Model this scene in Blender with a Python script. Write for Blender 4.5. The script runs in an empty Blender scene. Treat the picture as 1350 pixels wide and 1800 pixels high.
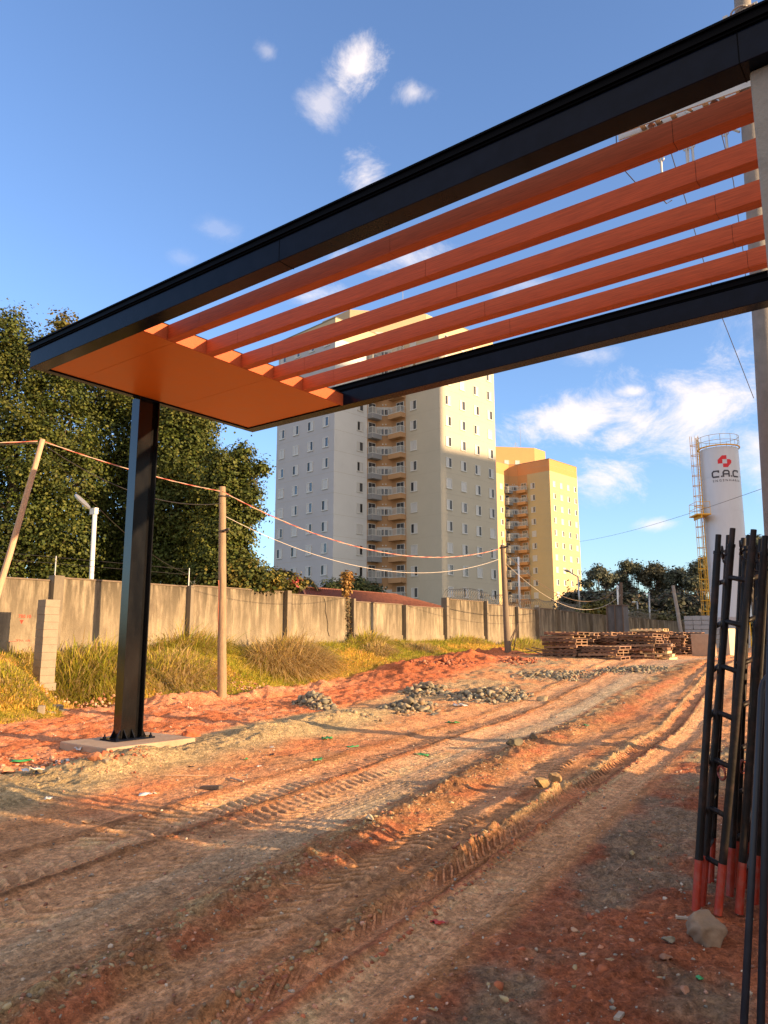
import bpy, math, random
import numpy as np
from mathutils import Vector, Matrix

R = math.radians
# ---------------------------------------------------------------- camera, sky, sun, exposure
SC = bpy.context.scene
F_PX, TILT, CAM_Z = 1322.0, R(9.7), 1.68
cam_d = bpy.data.cameras.new('camera'); cam = bpy.data.objects.new('camera', cam_d)
SC.collection.objects.link(cam); SC.camera = cam
cam.location = (0, 0, CAM_Z); cam.rotation_euler = (R(90) + TILT, 0, 0)
cam_d.sensor_fit = 'VERTICAL'; cam_d.sensor_height = 24; cam_d.lens = F_PX / 1800 * 24
cam_d.clip_start = 0.05; cam_d.clip_end = 4000
SUN_EL = R(10.5)
SUN_DIR = Vector((0.902 * math.cos(SUN_EL), -0.432 * math.cos(SUN_EL), math.sin(SUN_EL))).normalized()  # towards the sun
SUN_STRENGTH, SKY_STRENGTH, EXPOSURE = 4.5, 0.135, 1.40
CT, ST = math.cos(TILT), math.sin(TILT)

def ray(x, y):
    u = (x - 675) / F_PX; v = (900 - y) / F_PX
    return Vector((u, CT - v * ST, ST + v * CT))
def at(x, y, Y):                       # real-world point seen in the photo at (x, y), standing Y metres ahead
    d = ray(x, y); t = Y / d.y
    return Vector((d.x * t, Y, CAM_Z + d.z * t))
def onz(x, y, z=0.0):
    d = ray(x, y); t = (z - CAM_Z) / d.z
    return Vector((d.x * t, d.y * t, z))

sun_d = bpy.data.lights.new('sun', 'SUN'); sun = bpy.data.objects.new('sun', sun_d)
SC.collection.objects.link(sun)
sun_d.energy = SUN_STRENGTH; sun_d.angle = R(0.55); sun_d.color = (1.0, 0.66, 0.34)
sun.rotation_euler = SUN_DIR.to_track_quat('Z', 'Y').to_euler()
sun.location = (60, -30, 40)

W = bpy.data.worlds.new('World'); SC.world = W; W.use_nodes = True
wt = W.node_tree; wt.nodes.clear()
def N(t, typ, **kw):
    n = t.nodes.new(typ)
    for k, v in kw.items():
        setattr(n, k, v)
    return n
def math_n(t, op, a, b=None, clamp=False):
    n = N(t, 'ShaderNodeMath', operation=op); n.use_clamp = clamp
    for i, v in enumerate((a, b)):
        if v is None: continue
        if hasattr(v, 'is_output'): t.links.new(v, n.inputs[i])
        else: n.inputs[i].default_value = v
    return n.outputs[0]
sky = N(wt, 'ShaderNodeTexSky', sky_type='NISHITA')
sky.sun_disc = False; sky.sun_elevation = SUN_EL
sky.sun_rotation = math.atan2(SUN_DIR.x, SUN_DIR.y)
sky.air_density = 1.0; sky.dust_density = 2.2; sky.ozone_density = 3.0; sky.altitude = 700
tc = N(wt, 'ShaderNodeTexCoord')
nz = N(wt, 'ShaderNodeTexNoise'); nz.inputs['Scale'].default_value = 9; nz.inputs['Detail'].default_value = 12
nz.inputs['Roughness'].default_value = 0.7; nz.inputs['Distortion'].default_value = 0.5
nmap = N(wt, 'ShaderNodeMapping'); nmap.inputs['Scale'].default_value = (1, 1, 1.7)
wt.links.new(tc.outputs['Generated'], nmap.inputs[0]); wt.links.new(nmap.outputs[0], nz.inputs['Vector'])
nzc = math_n(wt, 'SUBTRACT', nz.outputs['Fac'], 0.5)
clouds = [(628, 112, 52, 44, 1.0), (572, 178, 42, 40, .55), (728, 163, 50, 24, .6), (470, 90, 18, 14, .35),
          (640, 312, 52, 44, .75), (385, 402, 38, 20, .25), (322, 455, 32, 16, .22), (700, 452, 120, 34, .62),
          (545, 520, 80, 30, .6), (1010, 745, 140, 52, 1.0), (1125, 745, 95, 60, .95), (1115, 688, 36, 15, .8), (1240, 715, 150, 100, .9),
          (1060, 842, 88, 56, 1.0), (975, 738, 85, 42, 1.0), (1090, 765, 90, 40, 1.0), (1158, 922, 44, 14, .6), (1030, 622, 60, 22, .45), (925, 500, 90, 26, .4),
          (1330, 780, 80, 90, .7), (1600, 500, 260, 120, .6), (1750, 900, 300, 90, .7)]
acc = None
for cx, cy, rx, ry, dens in clouds:
    c = ray(cx, cy).normalized(); r_ = Vector((0, 0, 1)).cross(c).normalized() * -1
    u_ = r_.cross(c).normalized()
    if u_.z < 0: u_ = -u_
    dr = N(wt, 'ShaderNodeVectorMath', operation='DOT_PRODUCT'); dr.inputs[1].default_value = r_ / (rx / F_PX)
    du = N(wt, 'ShaderNodeVectorMath', operation='DOT_PRODUCT'); du.inputs[1].default_value = u_ / (ry / F_PX)
    wt.links.new(tc.outputs['Generated'], dr.inputs[0]); wt.links.new(tc.outputs['Generated'], du.inputs[0])
    df = N(wt, 'ShaderNodeVectorMath', operation='DOT_PRODUCT'); df.inputs[1].default_value = c
    wt.links.new(tc.outputs['Generated'], df.inputs[0])
    front = math_n(wt, 'GREATER_THAN', df.outputs['Value'], 0.0)
    d2 = math_n(wt, 'ADD', math_n(wt, 'POWER', math_n(wt, 'ABSOLUTE', dr.outputs['Value']), 2.0),
                math_n(wt, 'POWER', math_n(wt, 'ABSOLUTE', du.outputs['Value']), 2.0))
    m = math_n(wt, 'SUBTRACT', 1.0, math_n(wt, 'SQRT', d2))
    m = math_n(wt, 'ADD', m, math_n(wt, 'MULTIPLY', nzc, 2.9))
    m = math_n(wt, 'MULTIPLY', m, 1.05, clamp=True)
    m = math_n(wt, 'MULTIPLY', m, math_n(wt, 'MULTIPLY', front, dens))
    acc = m if acc is None else math_n(wt, 'MAXIMUM', acc, m)
ss = N(wt, 'ShaderNodeMapRange', interpolation_type='SMOOTHSTEP'); wt.links.new(acc, ss.inputs[0])
ss.inputs[1].default_value = 0.0; ss.inputs[2].default_value = 1.0
mixc = N(wt, 'ShaderNodeMix', data_type='RGBA'); mixc.inputs[7].default_value = (3.3, 3.0, 2.95, 1)
hs = N(wt, 'ShaderNodeHueSaturation'); hs.inputs['Hue'].default_value = .507; hs.inputs['Saturation'].default_value = 1.0; hs.inputs['Value'].default_value = 1.10
wt.links.new(sky.outputs[0], hs.inputs['Color'])
wt.links.new(ss.outputs[0], mixc.inputs[0]); wt.links.new(hs.outputs[0], mixc.inputs[6])
# unseen warm cloud cover overhead and behind the camera, added as fill light
db = N(wt, 'ShaderNodeVectorMath', operation='DOT_PRODUCT'); db.inputs[1].default_value = Vector((.25, -.85, .46)).normalized(); wt.links.new(tc.outputs['Generated'], db.inputs[0])
nb = N(wt, 'ShaderNodeTexNoise'); nb.inputs['Scale'].default_value = 3.2; nb.inputs['Detail'].default_value = 8; wt.links.new(tc.outputs['Generated'], nb.inputs['Vector'])
cb = N(wt, 'ShaderNodeMapRange', interpolation_type='SMOOTHSTEP'); wt.links.new(math_n(wt, 'ADD', db.outputs['Value'], math_n(wt, 'MULTIPLY', nb.outputs['Fac'], .9)), cb.inputs[0]); cb.inputs[1].default_value = .42; cb.inputs[2].default_value = .85
mixb = N(wt, 'ShaderNodeMix', data_type='RGBA'); mixb.inputs[7].default_value = (3.1, 2.8, 2.55, 1); wt.links.new(math_n(wt, 'MULTIPLY', cb.outputs[0], .8), mixb.inputs[0]); wt.links.new(mixc.outputs[2], mixb.inputs[6])
bg = N(wt, 'ShaderNodeBackground'); bg.inputs['Strength'].default_value = SKY_STRENGTH
wo = N(wt, 'ShaderNodeOutputWorld')
wt.links.new(mixb.outputs[2], bg.inputs['Color']); wt.links.new(bg.outputs[0], wo.inputs[0])
vs = SC.view_settings; vs.view_transform = 'Standard'; vs.look = 'None'; vs.gamma = 1; vs.exposure = EXPOSURE; vs.use_curve_mapping = False
SC.cycles.max_bounces = 5; SC.cycles.diffuse_bounces = 3; SC.cycles.glossy_bounces = 3; SC.cycles.transparent_max_bounces = 4
SC.cycles.use_denoising = True

# ---------------------------------------------------------------- axes of the place
AV = Vector((0.7923, -0.6101, 0)); BV = Vector((0.6101, 0.7923, 0)); ZV = Vector((0, 0, 1))   # gate beams run along AV, the road wall along BV
def G(a, b, z=0): return AV * a + BV * b + ZV * z

# ---------------------------------------------------------------- helpers
class MB:
    def __init__(s): s.v = []; s.f = []; s.m = []
    def add(s, vs, fs, mi=0):
        o = len(s.v); s.v.extend([tuple(p) for p in vs]); s.f.extend([tuple(i + o for i in f) for f in fs]); s.m.extend([mi] * len(fs))
    def box(s, c, hx, hy, hz, mi=0):
        c = Vector(c); vs = [c + hx * i + hy * j + hz * k for i in (-1, 1) for j in (-1, 1) for k in (-1, 1)]
        fs = [(0, 1, 3, 2), (4, 6, 7, 5), (0, 4, 5, 1), (2, 3, 7, 6), (0, 2, 6, 4), (1, 5, 7, 3)]
        if hx.cross(hy).dot(hz) < 0: fs = [f[::-1] for f in fs]
        s.add(vs, fs, mi)
    def abox(s, a0, a1, b0, b1, z0, z1, mi=0):          # box aligned with the gate axes
        s.box(G((a0 + a1) / 2, (b0 + b1) / 2, (z0 + z1) / 2), AV * ((a1 - a0) / 2), BV * ((b1 - b0) / 2), ZV * ((z1 - z0) / 2), mi)
    def prism(s, pts, z0, z1, mi=0, top=None):          # pts counter-clockwise seen from above
        n = len(pts); vs = [(p[0], p[1], z0) for p in pts] + [(p[0], p[1], z1) for p in pts]
        s.add(vs, [(i, (i + 1) % n, n + (i + 1) % n, n + i) for i in range(n)] + [tuple(range(n - 1, -1, -1))], mi)
        s.add(vs, [tuple(range(n, 2 * n))], mi if top is None else top)
    def tube(s, pts, rad, n=8, mi=0, cap=True):
        pts = [Vector(p) for p in pts]
        if not hasattr(rad, '__len__'): rad = [rad] * len(pts)
        rings = []; ref = None
        for i, p in enumerate(pts):
            d = (pts[min(i + 1, len(pts) - 1)] - pts[max(i - 1, 0)]).normalized()
            if ref is None: ref = Vector((0, 0, 1)) if abs(d.z) < .9 else Vector((1, 0, 0))
            u = d.cross(ref).normalized(); w = d.cross(u).normalized(); ref = -w if False else ref
            rings.append([p + (u * math.cos(2 * math.pi * k / n) + w * math.sin(2 * math.pi * k / n)) * rad[i] for k in range(n)])
        vs = [q for r in rings for q in r]; fs = []
        for i in range(len(pts) - 1):
            for k in range(n): fs.append((i * n + k, (i + 1) * n + k, (i + 1) * n + (k + 1) % n, i * n + (k + 1) % n))
        if cap: fs += [tuple(range(n)), tuple((len(pts) - 1) * n + k for k in range(n - 1, -1, -1))]
        s.add(vs, fs, mi)
    def ring(s, c, ax, r, t, n=20, mi=0):
        ax = Vector(ax).normalized(); u = ax.orthogonal().normalized(); w = ax.cross(u)
        s.tube([Vector(c) + (u * math.cos(2 * math.pi * k / n) + w * math.sin(2 * math.pi * k / n)) * r for k in range(n + 1)], t, 5, mi, cap=False)
    def build(s, name, mats, parent=None, origin=None, smooth=False, bevel=0):
        me = bpy.data.meshes.new(name); o3 = Vector(origin) if origin is not None else Vector((0, 0, 0))
        me.from_pydata([Vector(p) - o3 for p in s.v], [], s.f)
        if not isinstance(mats, (list, tuple)): mats = [mats]
        for m in mats: me.materials.append(m)
        me.polygons.foreach_set('material_index', s.m)
        if smooth: me.polygons.foreach_set('use_smooth', [True] * len(s.f))
        me.update()
        o = bpy.data.objects.new(name, me); SC.collection.objects.link(o); o.location = o3
        if parent is not None:
            o.parent = parent; o.matrix_parent_inverse = Matrix.Translation(-parent.location)
        if bevel:
            bm_ = o.modifiers.new('bevel', 'BEVEL'); bm_.width = bevel; bm_.segments = 2; bm_.limit_method = 'ANGLE'
        return o
def np_mesh(name, V, F, mats, parent=None, col=None, smooth=False, fmat=None):
    V = np.asarray(V, np.float32); F = np.asarray(F, np.int32); k = F.shape[1]
    me = bpy.data.meshes.new(name); me.vertices.add(len(V)); me.vertices.foreach_set('co', V.ravel())
    me.loops.add(F.size); me.loops.foreach_set('vertex_index', F.ravel())
    me.polygons.add(len(F)); me.polygons.foreach_set('loop_start', np.arange(0, F.size, k, dtype=np.int32))
    me.polygons.foreach_set('loop_total', np.full(len(F), k, np.int32))
    if not isinstance(mats, (list, tuple)): mats = [mats]
    for m in mats: me.materials.append(m)
    if fmat is not None: me.polygons.foreach_set('material_index', np.asarray(fmat, np.int32))
    if smooth: me.polygons.foreach_set('use_smooth', np.ones(len(F), bool))
    me.update(calc_edges=True)
    if col is not None:
        a = me.color_attributes.new('Tint', 'FLOAT_COLOR', 'POINT')
        c4 = np.ones((len(V), 4), np.float32); c4[:, :3] = col; a.data.foreach_set('color', c4.ravel())
    o = bpy.data.objects.new(name, me); SC.collection.objects.link(o)
    if parent is not None:
        o.parent = parent; o.matrix_parent_inverse = Matrix.Translation(-parent.location)
    return o
def tag(o, label=None, cat=None, group=None, kind=None):
    if label: o['label'] = label
    if cat: o['category'] = cat
    if group: o['group'] = group
    if kind: o['kind'] = kind
    return o
def thing(name, label, cat, loc=(0, 0, 0), group=None):
    o = bpy.data.objects.new(name, None); SC.collection.objects.link(o); o.location = loc; o.empty_display_size = .2
    return tag(o, label, cat, group)
def copy_tree(o, parent=None):
    c = o.copy(); SC.collection.objects.link(c)
    if parent is not None: c.parent = parent
    for ch in [x for x in o.children]: copy_tree(ch, c)
    return c

# ---------------------------------------------------------------- numpy noise
def _hash(ix, iy, s):
    h = (ix.astype(np.int64) * 374761393 + iy.astype(np.int64) * 668265263 + s * 1442695041) & 0xffffffff
    h = ((h ^ (h >> 13)) * 1274126177) & 0xffffffff
    return ((h ^ (h >> 16)) & 0xffffff) / float(0xffffff)
def vnoise(x, y, s=0):
    ix = np.floor(x); iy = np.floor(y); fx = x - ix; fy = y - iy
    fx = fx * fx * (3 - 2 * fx); fy = fy * fy * (3 - 2 * fy)
    a = _hash(ix, iy, s); b = _hash(ix + 1, iy, s); c = _hash(ix, iy + 1, s); d = _hash(ix + 1, iy + 1, s)
    return (a + (b - a) * fx) * (1 - fy) + (c + (d - c) * fx) * fy
def fbm(x, y, s=0, o=4, g=.5):
    t = 0; a = 1; n = 0
    for i in range(o):
        t = t + a * (vnoise(x * 2 ** i + 17.3 * i, y * 2 ** i - 9.1 * i, s + i) - .5) * 2; n += a; a *= g
    return t / n
def sst(e0, e1, x):
    t = np.clip((x - e0) / (e1 - e0), 0, 1); return t * t * (3 - 2 * t)
def bump(x, c, w): return np.exp(-((x - c) / w) ** 2)

# ---------------------------------------------------------------- materials
MT = {}
def mat(name, color, rough=.7, metal=0.0, var=0.0, vscale=3.0, bump_=0.0, bscale=30.0, spec=.5, tint=False, stretch=None,
        dark=None, dark_amt=0.0, dscale=2.0, trans=0.0, coat=0.0, detail=5, rot=0.0):
    m = bpy.data.materials.new(name); m.use_nodes = True; t = m.node_tree; t.nodes.clear()
    out = N(t, 'ShaderNodeOutputMaterial'); b = N(t, 'ShaderNodeBsdfPrincipled'); t.links.new(b.outputs[0], out.inputs[0])
    b.inputs['Roughness'].default_value = rough; b.inputs['Metallic'].default_value = metal
    b.inputs['Specular IOR Level'].default_value = spec; b.inputs['Coat Weight'].default_value = coat
    b.inputs['Coat Roughness'].default_value = .08
    tco = N(t, 'ShaderNodeTexCoord'); mp = N(t, 'ShaderNodeMapping'); t.links.new(tco.outputs['Object'], mp.inputs[0])
    if rot:
        m0 = N(t, 'ShaderNodeMapping'); m0.inputs['Rotation'].default_value = (0, 0, rot); t.links.new(tco.outputs['Object'], m0.inputs[0]); t.links.new(m0.outputs[0], mp.inputs[0])
    if stretch: mp.inputs['Scale'].default_value = stretch
    base = None
    if tint:
        at_ = N(t, 'ShaderNodeVertexColor'); at_.layer_name = 'Tint'; base = at_.outputs[0]
        mx = N(t, 'ShaderNodeMix', data_type='RGBA', blend_type='MULTIPLY'); mx.inputs[0].default_value = 1
        mx.inputs[6].default_value = (*color, 1); t.links.new(base, mx.inputs[7]); base = mx.outputs[2]
    else:
        rgb = N(t, 'ShaderNodeRGB'); rgb.outputs[0].default_value = (*color, 1); base = rgb.outputs[0]
    if var:
        n1 = N(t, 'ShaderNodeTexNoise'); n1.inputs['Scale'].default_value = vscale; n1.inputs['Detail'].default_value = detail
        n1.inputs['Roughness'].default_value = .65; t.links.new(mp.outputs[0], n1.inputs['Vector'])
        mr = N(t, 'ShaderNodeMapRange'); t.links.new(n1.outputs['Fac'], mr.inputs[0]); mr.inputs[1].default_value = .25; mr.inputs[2].default_value = .75
        mr.inputs[3].default_value = 1 - var; mr.inputs[4].default_value = 1 + var
        mx = N(t, 'ShaderNodeVectorMath', operation='SCALE'); t.links.new(base, mx.inputs[0]); t.links.new(mr.outputs[0], mx.inputs['Scale']); base = mx.outputs[0]
        mr2 = N(t, 'ShaderNodeMapRange'); t.links.new(n1.outputs['Fac'], mr2.inputs[0]); mr2.inputs[3].default_value = max(rough - .12, .02); mr2.inputs[4].default_value = min(rough + .12, 1)
        t.links.new(mr2.outputs[0], b.inputs['Roughness'])
    if dark is not None:
        n2 = N(t, 'ShaderNodeTexNoise'); n2.inputs['Scale'].default_value = dscale; n2.inputs['Detail'].default_value = 8; n2.inputs['Roughness'].default_value = .7
        t.links.new(mp.outputs[0], n2.inputs['Vector'])
        mr = N(t, 'ShaderNodeMapRange'); t.links.new(n2.outputs['Fac'], mr.inputs[0]); mr.inputs[1].default_value = .48; mr.inputs[2].default_value = .72
        mr.inputs[3].default_value = 0; mr.inputs[4].default_value = dark_amt
        mx = N(t, 'ShaderNodeMix', data_type='RGBA'); t.links.new(mr.outputs[0], mx.inputs[0]); t.links.new(base, mx.inputs[6]); mx.inputs[7].default_value = (*dark, 1); base = mx.outputs[2]
    t.links.new(base, b.inputs['Base Color'])
    if bump_:
        n3 = N(t, 'ShaderNodeTexNoise'); n3.inputs['Scale'].default_value = bscale; n3.inputs['Detail'].default_value = 6; t.links.new(mp.outputs[0], n3.inputs['Vector'])
        bn = N(t, 'ShaderNodeBump'); bn.inputs['Strength'].default_value = 1; bn.inputs['Distance'].default_value = bump_
        t.links.new(n3.outputs['Fac'], bn.inputs['Height']); t.links.new(bn.outputs[0], b.inputs['Normal'])
    if trans:
        tr = N(t, 'ShaderNodeBsdfTranslucent'); t.links.new(base, tr.inputs[0]); ms = N(t, 'ShaderNodeMixShader'); ms.inputs[0].default_value = trans
        t.links.new(b.outputs[0], ms.inputs[1]); t.links.new(tr.outputs[0], ms.inputs[2]); t.links.new(ms.outputs[0], out.inputs[0])
    MT[name] = m
    return m

M_black = mat('gloss_black_paint', (.005, .008, .018), .2, var=.3, vscale=5, spec=.09, coat=.0)
M_gloss = mat('gloss_black_column', (.006, .006, .007), .13, var=.5, vscale=3, spec=.5, stretch=(1, 1, .4))
M_flash = mat('black_flashing', (.002, .002, .003), .5, spec=.04)
M_soffit = mat('orange_laminate', (.54, .15, .022), .38, var=.06, vscale=5, spec=.25)
M_slat = mat('red_wood_laminate', (.47, .10, .036), .5, var=.32, vscale=5, stretch=(.7, 16, 16), rot=R(37.6), spec=.2, bump_=.0008, bscale=9)
M_seam = mat('dark_seam', (.01, .006, .005), .8)
M_conc = mat('concrete', (.23, .215, .20), .85, var=.16, vscale=5, bump_=.004, bscale=60, dark=(.13, .12, .10), dark_amt=.5, dscale=3)  # tone lowered to paint in the shade lying on the utility pole
M_pad = mat('pad_concrete', (.42, .30, .21), .9, var=.15, vscale=5, bump_=.004, bscale=40, dark=(.34, .18, .11), dark_amt=.6, dscale=2)
M_block = mat('block_concrete', (.26, .215, .165), .9, var=.15, vscale=6, bump_=.006, bscale=50)
M_wood = mat('weathered_wood', (.33, .22, .14), .8, var=.3, vscale=6, stretch=(9, 9, .8), bump_=.004, bscale=20, dark=(.12, .085, .06), dark_amt=.6)
M_wooddk = mat('dark_weathered_wood', (.12, .085, .065), .85, var=.3, vscale=6, stretch=(9, 9, .8), bump_=.004)
M_pallet = mat('pallet_wood', (.23, .14, .09), .85, var=.35, vscale=2.5, tint=True, dark=(.1, .06, .045), dark_amt=.6, dscale=5)
M_steel = mat('rusty_black_tube', (.011, .009, .009), .5, var=.4, vscale=14, spec=.22, dark=(.10, .045, .03), dark_amt=.4, dscale=7, bump_=.001, bscale=60)
M_bluesteel = mat('dark_blue_tube', (.022, .025, .034), .42, var=.3, vscale=12, spec=.35)
M_redpaint = mat('red_primer', (.34, .03, .012), .5, var=.25, vscale=20, dark=(.25, .15, .12), dark_amt=.5, dscale=18)
M_galv = mat('galvanised_steel', (.42, .42, .42), .4, metal=.6, var=.15)
M_white = mat('white_paint', (.72, .71, .68), .5, var=.06, vscale=2)
M_yellow = mat('yellow_paint', (.80, .42, .02), .45, var=.12, vscale=6)
M_silo = mat('silo_white_paint', (.58, .61, .68), .5, var=.07, vscale=.9, stretch=(1, 1, .25))
M_logo_red = mat('logo_red', (.62, .012, .025), .5)
M_logo_dk = mat('logo_dark', (.035, .03, .045), .5)
M_rustred = mat('wall_red_mark', (.5, .03, .012), .8)
M_dark = mat('dark_opening', (.012, .012, .014), .3, spec=.5)
M_glass = mat('window_glass', (.05, .055, .065), .12, spec=.8)
M_tile = mat('clay_roof_tile', (.19, .065, .04), .85, var=.45, vscale=7, dark=(.10, .04, .03), dark_amt=.6, dscale=9)
M_cream = mat('cream_render', (.66, .52, .33), .9, var=.07, vscale=.25)
M_hose = mat('orange_hose', (.5, .13, .05), .5)
M_wire = mat('dark_wire', (.03, .028, .028), .6)
M_wirelt = mat('pale_wire', (.62, .56, .50), .6)
M_rope_r = mat('red_strand', (.46, .10, .07), .6)
M_rope_w = mat('white_strand', (.52, .42, .34), .6)
M_razor = mat('razor_wire_steel', (.20, .17, .13), .55, metal=.3)
M_rock = mat('grey_stone', (.25, .23, .19), .9, var=.35, vscale=6, bump_=.006, bscale=25, tint=True)
M_clod = mat('soil_clod', (1, 1, 1), .95, var=.3, vscale=12, bump_=.012, bscale=30, tint=True)
M_leaf = mat('leaf', (1, 1, 1), .6, spec=.25, tint=True, trans=.18)
M_bark = mat('bark', (.10, .075, .055), .9, var=.3, vscale=4)
M_grass = mat('grass_blade', (1, 1, 1), .7, spec=.15, tint=True, trans=.42)
M_greenp = mat('green_plastic', (.05, .32, .10), .4)
M_whitep = mat('white_plastic', (.62, .62, .62), .45)
M_blackp = mat('black_plastic', (.02, .02, .022), .5)
M_plank = mat('grey_plank', (.36, .30, .24), .85, var=.3, vscale=8)
# ---------------------------------------------------------------- ground
W0 = Vector((-9.5, 22.0, 0))
def wall_w(X, Y): return (X - W0.x) * AV.x + (Y - W0.y) * AV.y           # metres in front of the wall
def wall_s(X, Y): return (X - W0.x) * BV.x + (Y - W0.y) * BV.y           # metres along it
def qp(X, Y):
    q = X * .893 - Y * .45; p = X * .45 + Y * .893
    t = np.clip(p, 0, 13) - 3
    g = (-3.15 - .055 * t, -2.40 + .03 * t, -2.15 + .045 * t, -1.68 + .045 * t); G_ = (-3.15, -2.38, -1.82, -1.12)     # where the windrows really run
    q2 = np.where(q < g[0], q - g[0] + G_[0], q - g[3] + G_[3])
    for k in range(3):
        q2 = np.where((q >= g[k]) & (q < g[k + 1]), G_[k] + (q - g[k]) * (G_[k + 1] - G_[k]) / (g[k + 1] - g[k]), q2)
    q2 = q2 - .011 * np.maximum(p - 13, 0) ** 1.6
    return q2, p
BANDS = ((-5.03, .62, .15, 0, .55, .018), (-4.22, .60, .15, 1, -.55, .016), (-2.74, .32, .14, 2, .9, .019), (-2.10, .40, .13, .5, -1.1, .020), (-1.46, .50, .17, 0, .35, .008), (-3.66, .34, .2, 0, .3, .004))
def road_phase(q, p):
    ph = np.zeros_like(q); mk = np.zeros_like(q)
    wob = .3 * fbm(q * 1.3, p * .8, 5, 2) + .22 * fbm(q / .2, p / .35, 9, 2)
    for c, w, per, p0, sl, am in BANDS:
        m = sst(w / 2 + .015, w / 2 - .015, np.abs(q - c)); a = m * am / .018
        sel = m > 0; ph = np.where(sel, (p + sl * np.abs(q - c)) / per + p0 + wob, ph); mk = np.where(sel, a, mk)
    return ph, mk * np.clip(.6 + 1.1 * fbm(q / .6, p / 1.1, 71, 2) + .6 * fbm(q / .15, p / .2, 74, 2), 0.08, 1.15)
def tread(q, p, c, w, per, ph, slant):
    m = sst(w / 2 + .03, w / 2 - .03, np.abs(q - c))
    s = np.sin(2 * math.pi * (p + slant * np.abs(q - c)) / per + ph + 1.6 * fbm(q * 1.3, p * .8, 5, 2))
    side = 1
    return m, s
def ground_h(X, Y, fine=True):
    X = np.asarray(X, float); Y = np.asarray(Y, float)
    b = X * BV.x + Y * BV.y; w = wall_w(X, Y); q, p = qp(X, Y)
    r = np.hypot(X, Y)
    z = 1.0 * sst(14.5, 28.5, b) + .10 * sst(28, 70, b)
    onroad = sst(-6.0, -5.6, q) * sst(-.9, -1.1, q) * sst(40, 30, p)
    z = z + .07 * fbm(X / 5, Y / 5, 3, 3) * sst(3, 8, r) + .035 * (1 - .75 * onroad) * fbm(X / 1.1, Y / 1.1, 11, 3)
    foot = 3.75 + 1.8 * sst(10.2, 8.6, b) + .35 * fbm(b / 2.2, b * 0 + 3, 21, 2)
    topz = 1.2 + .28 * sst(14, 28, b) + .4 * sst(28, 50, b)
    crest = .9 + 1.7 * sst(10.2, 8.6, b)
    t = sst(0, 1, (foot - w) / (foot - crest)) ; t = np.where(w < crest, 1, t)
    wild = sst(33, 36, b)
    z = z + (topz - z) * t * (1 - .35 * wild) + .10 * t * fbm(X / .7, Y / .7, 31, 3) * (w > .5)
    ditch = bump(b, 11.2, .85) * sst(.2, 1.0, w) * sst(4.6, 3.0, w)
    z = z * (1 - ditch) + (-.12) * ditch
    z = np.where(w < -.3, np.maximum(z, 1.05), z)
    # soil heaped at the foot of the bank
    heap = np.exp(-((w - foot - .55) / .75) ** 2) * sst(9.5, 12, b) * sst(24, 17, b)
    z = z + heap * (.10 + .30 * np.maximum(fbm(X / 1.2, Y / 1.2, 41, 3), -.3)) + heap * .10 * np.abs(fbm(X / .22, Y / .22, 43, 3))
    churn = np.exp(-((w - 5.0) / 1.5) ** 2) * sst(19, 23, b) * sst(31, 28, b)
    z = z + churn * (.12 + .42 * np.abs(fbm(X / .8, Y / .8, 44, 4)))
    # gravel windrow
    gr = np.exp(-((q + 7.75) / .62) ** 2) * sst(3, 5, p) * sst(17, 14, p)
    z = z + gr * (.15 + .20 * fbm(q / 1.5, p / 1.3, 51, 3)) + gr * .045 * fbm(X / .10, Y / .10, 53, 3)
    # ruts and windrows of the haul road
    near = sst(60, 30, p)
    lump = np.clip(.6 + .7 * fbm(p / .8, q / .5, 61, 3), 0, 2)
    big = 1 + 1.0 * sst(10, 12, p) * sst(17, 14, p)
    ragged = .45 + 1.1 * np.abs(fbm(p / .28, q / .22, 68, 4)) + .35 * fbm(p / .07, q / .07, 69, 2)
    z = z + near * big * .082 * bump(q, -3.15 + .07 * fbm(p / 1.1, q * 0, 62, 3), .15) * lump * ragged
    z = z + near * .062 * ragged * bump(q + .04 * fbm(p / .6, q * 0, 72, 2), -2.38, .06) * np.clip(.5 + .9 * fbm(p / .5, q / .3, 63, 3), 0, 2) * (1 + 1.3 * sst(5, 6.5, p) * sst(10.5, 8.5, p))
    z = z + near * .060 * ragged * bump(q + .03 * fbm(p / .5, q * 0, 73, 2), -1.82, .042) * np.clip(.5 + .9 * fbm(p / .35, q / .3, 64, 3), 0, 2)
    z = z + near * .045 * ragged * bump(q, -4.62, .035) * np.clip(.5 + .9 * fbm(p / .5, q / .3, 65, 3), 0, 2)
    z = z + near * .04 * bump(q, -5.45, .09) * np.clip(.4 + .9 * fbm(p / .5, q / .3, 66, 3), 0, 2)
    z = z + near * .04 * bump(q, -2.62, .05) * np.clip(.3 + fbm(p / .4, q / .3, 67, 3), 0, 2)
    z = z - near * .035 * (bump(q, -2.1, .18) + bump(q, -1.45, .22) + bump(q, -2.85, .14) + .8 * bump(q, -5.05, .28) + .7 * bump(q, -4.2, .28))
    if fine:
        f = sst(26, 14, p)
        ph, mk = road_phase(q, p); z = z + f * .012 * mk * np.tanh(3 * (np.sin(2 * math.pi * ph) - .3))
        lines = .004 * np.sin(q * 95 + 2 * fbm(q, p, 5, 2)) * (bump(q, -1.25, .16) + bump(q, -3.7, .22) + bump(q, -1.68, .06)) * f
        z = z + lines
        rough = np.clip(.32 + .9 * sst(-1.05, -.8, q) + .8 * (bump(q, -3.15, .25) + bump(q, -2.36, .1)) + .6 * sst(-8.6, -9.2, q) * sst(.15, 0, t) + .35 * bump(q, -6.2, .5), .3, 1.4)
        z = z + rough * (.030 * fbm(X / .16, Y / .16, 81, 4) + .014 * fbm(X / .05, Y / .05, 84, 2) * sst(20, 9, r)) * (w > .5)
        redz = sst(-8.6, -9.4, q) * sst(.3, 0, t) * (w > .5)
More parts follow.
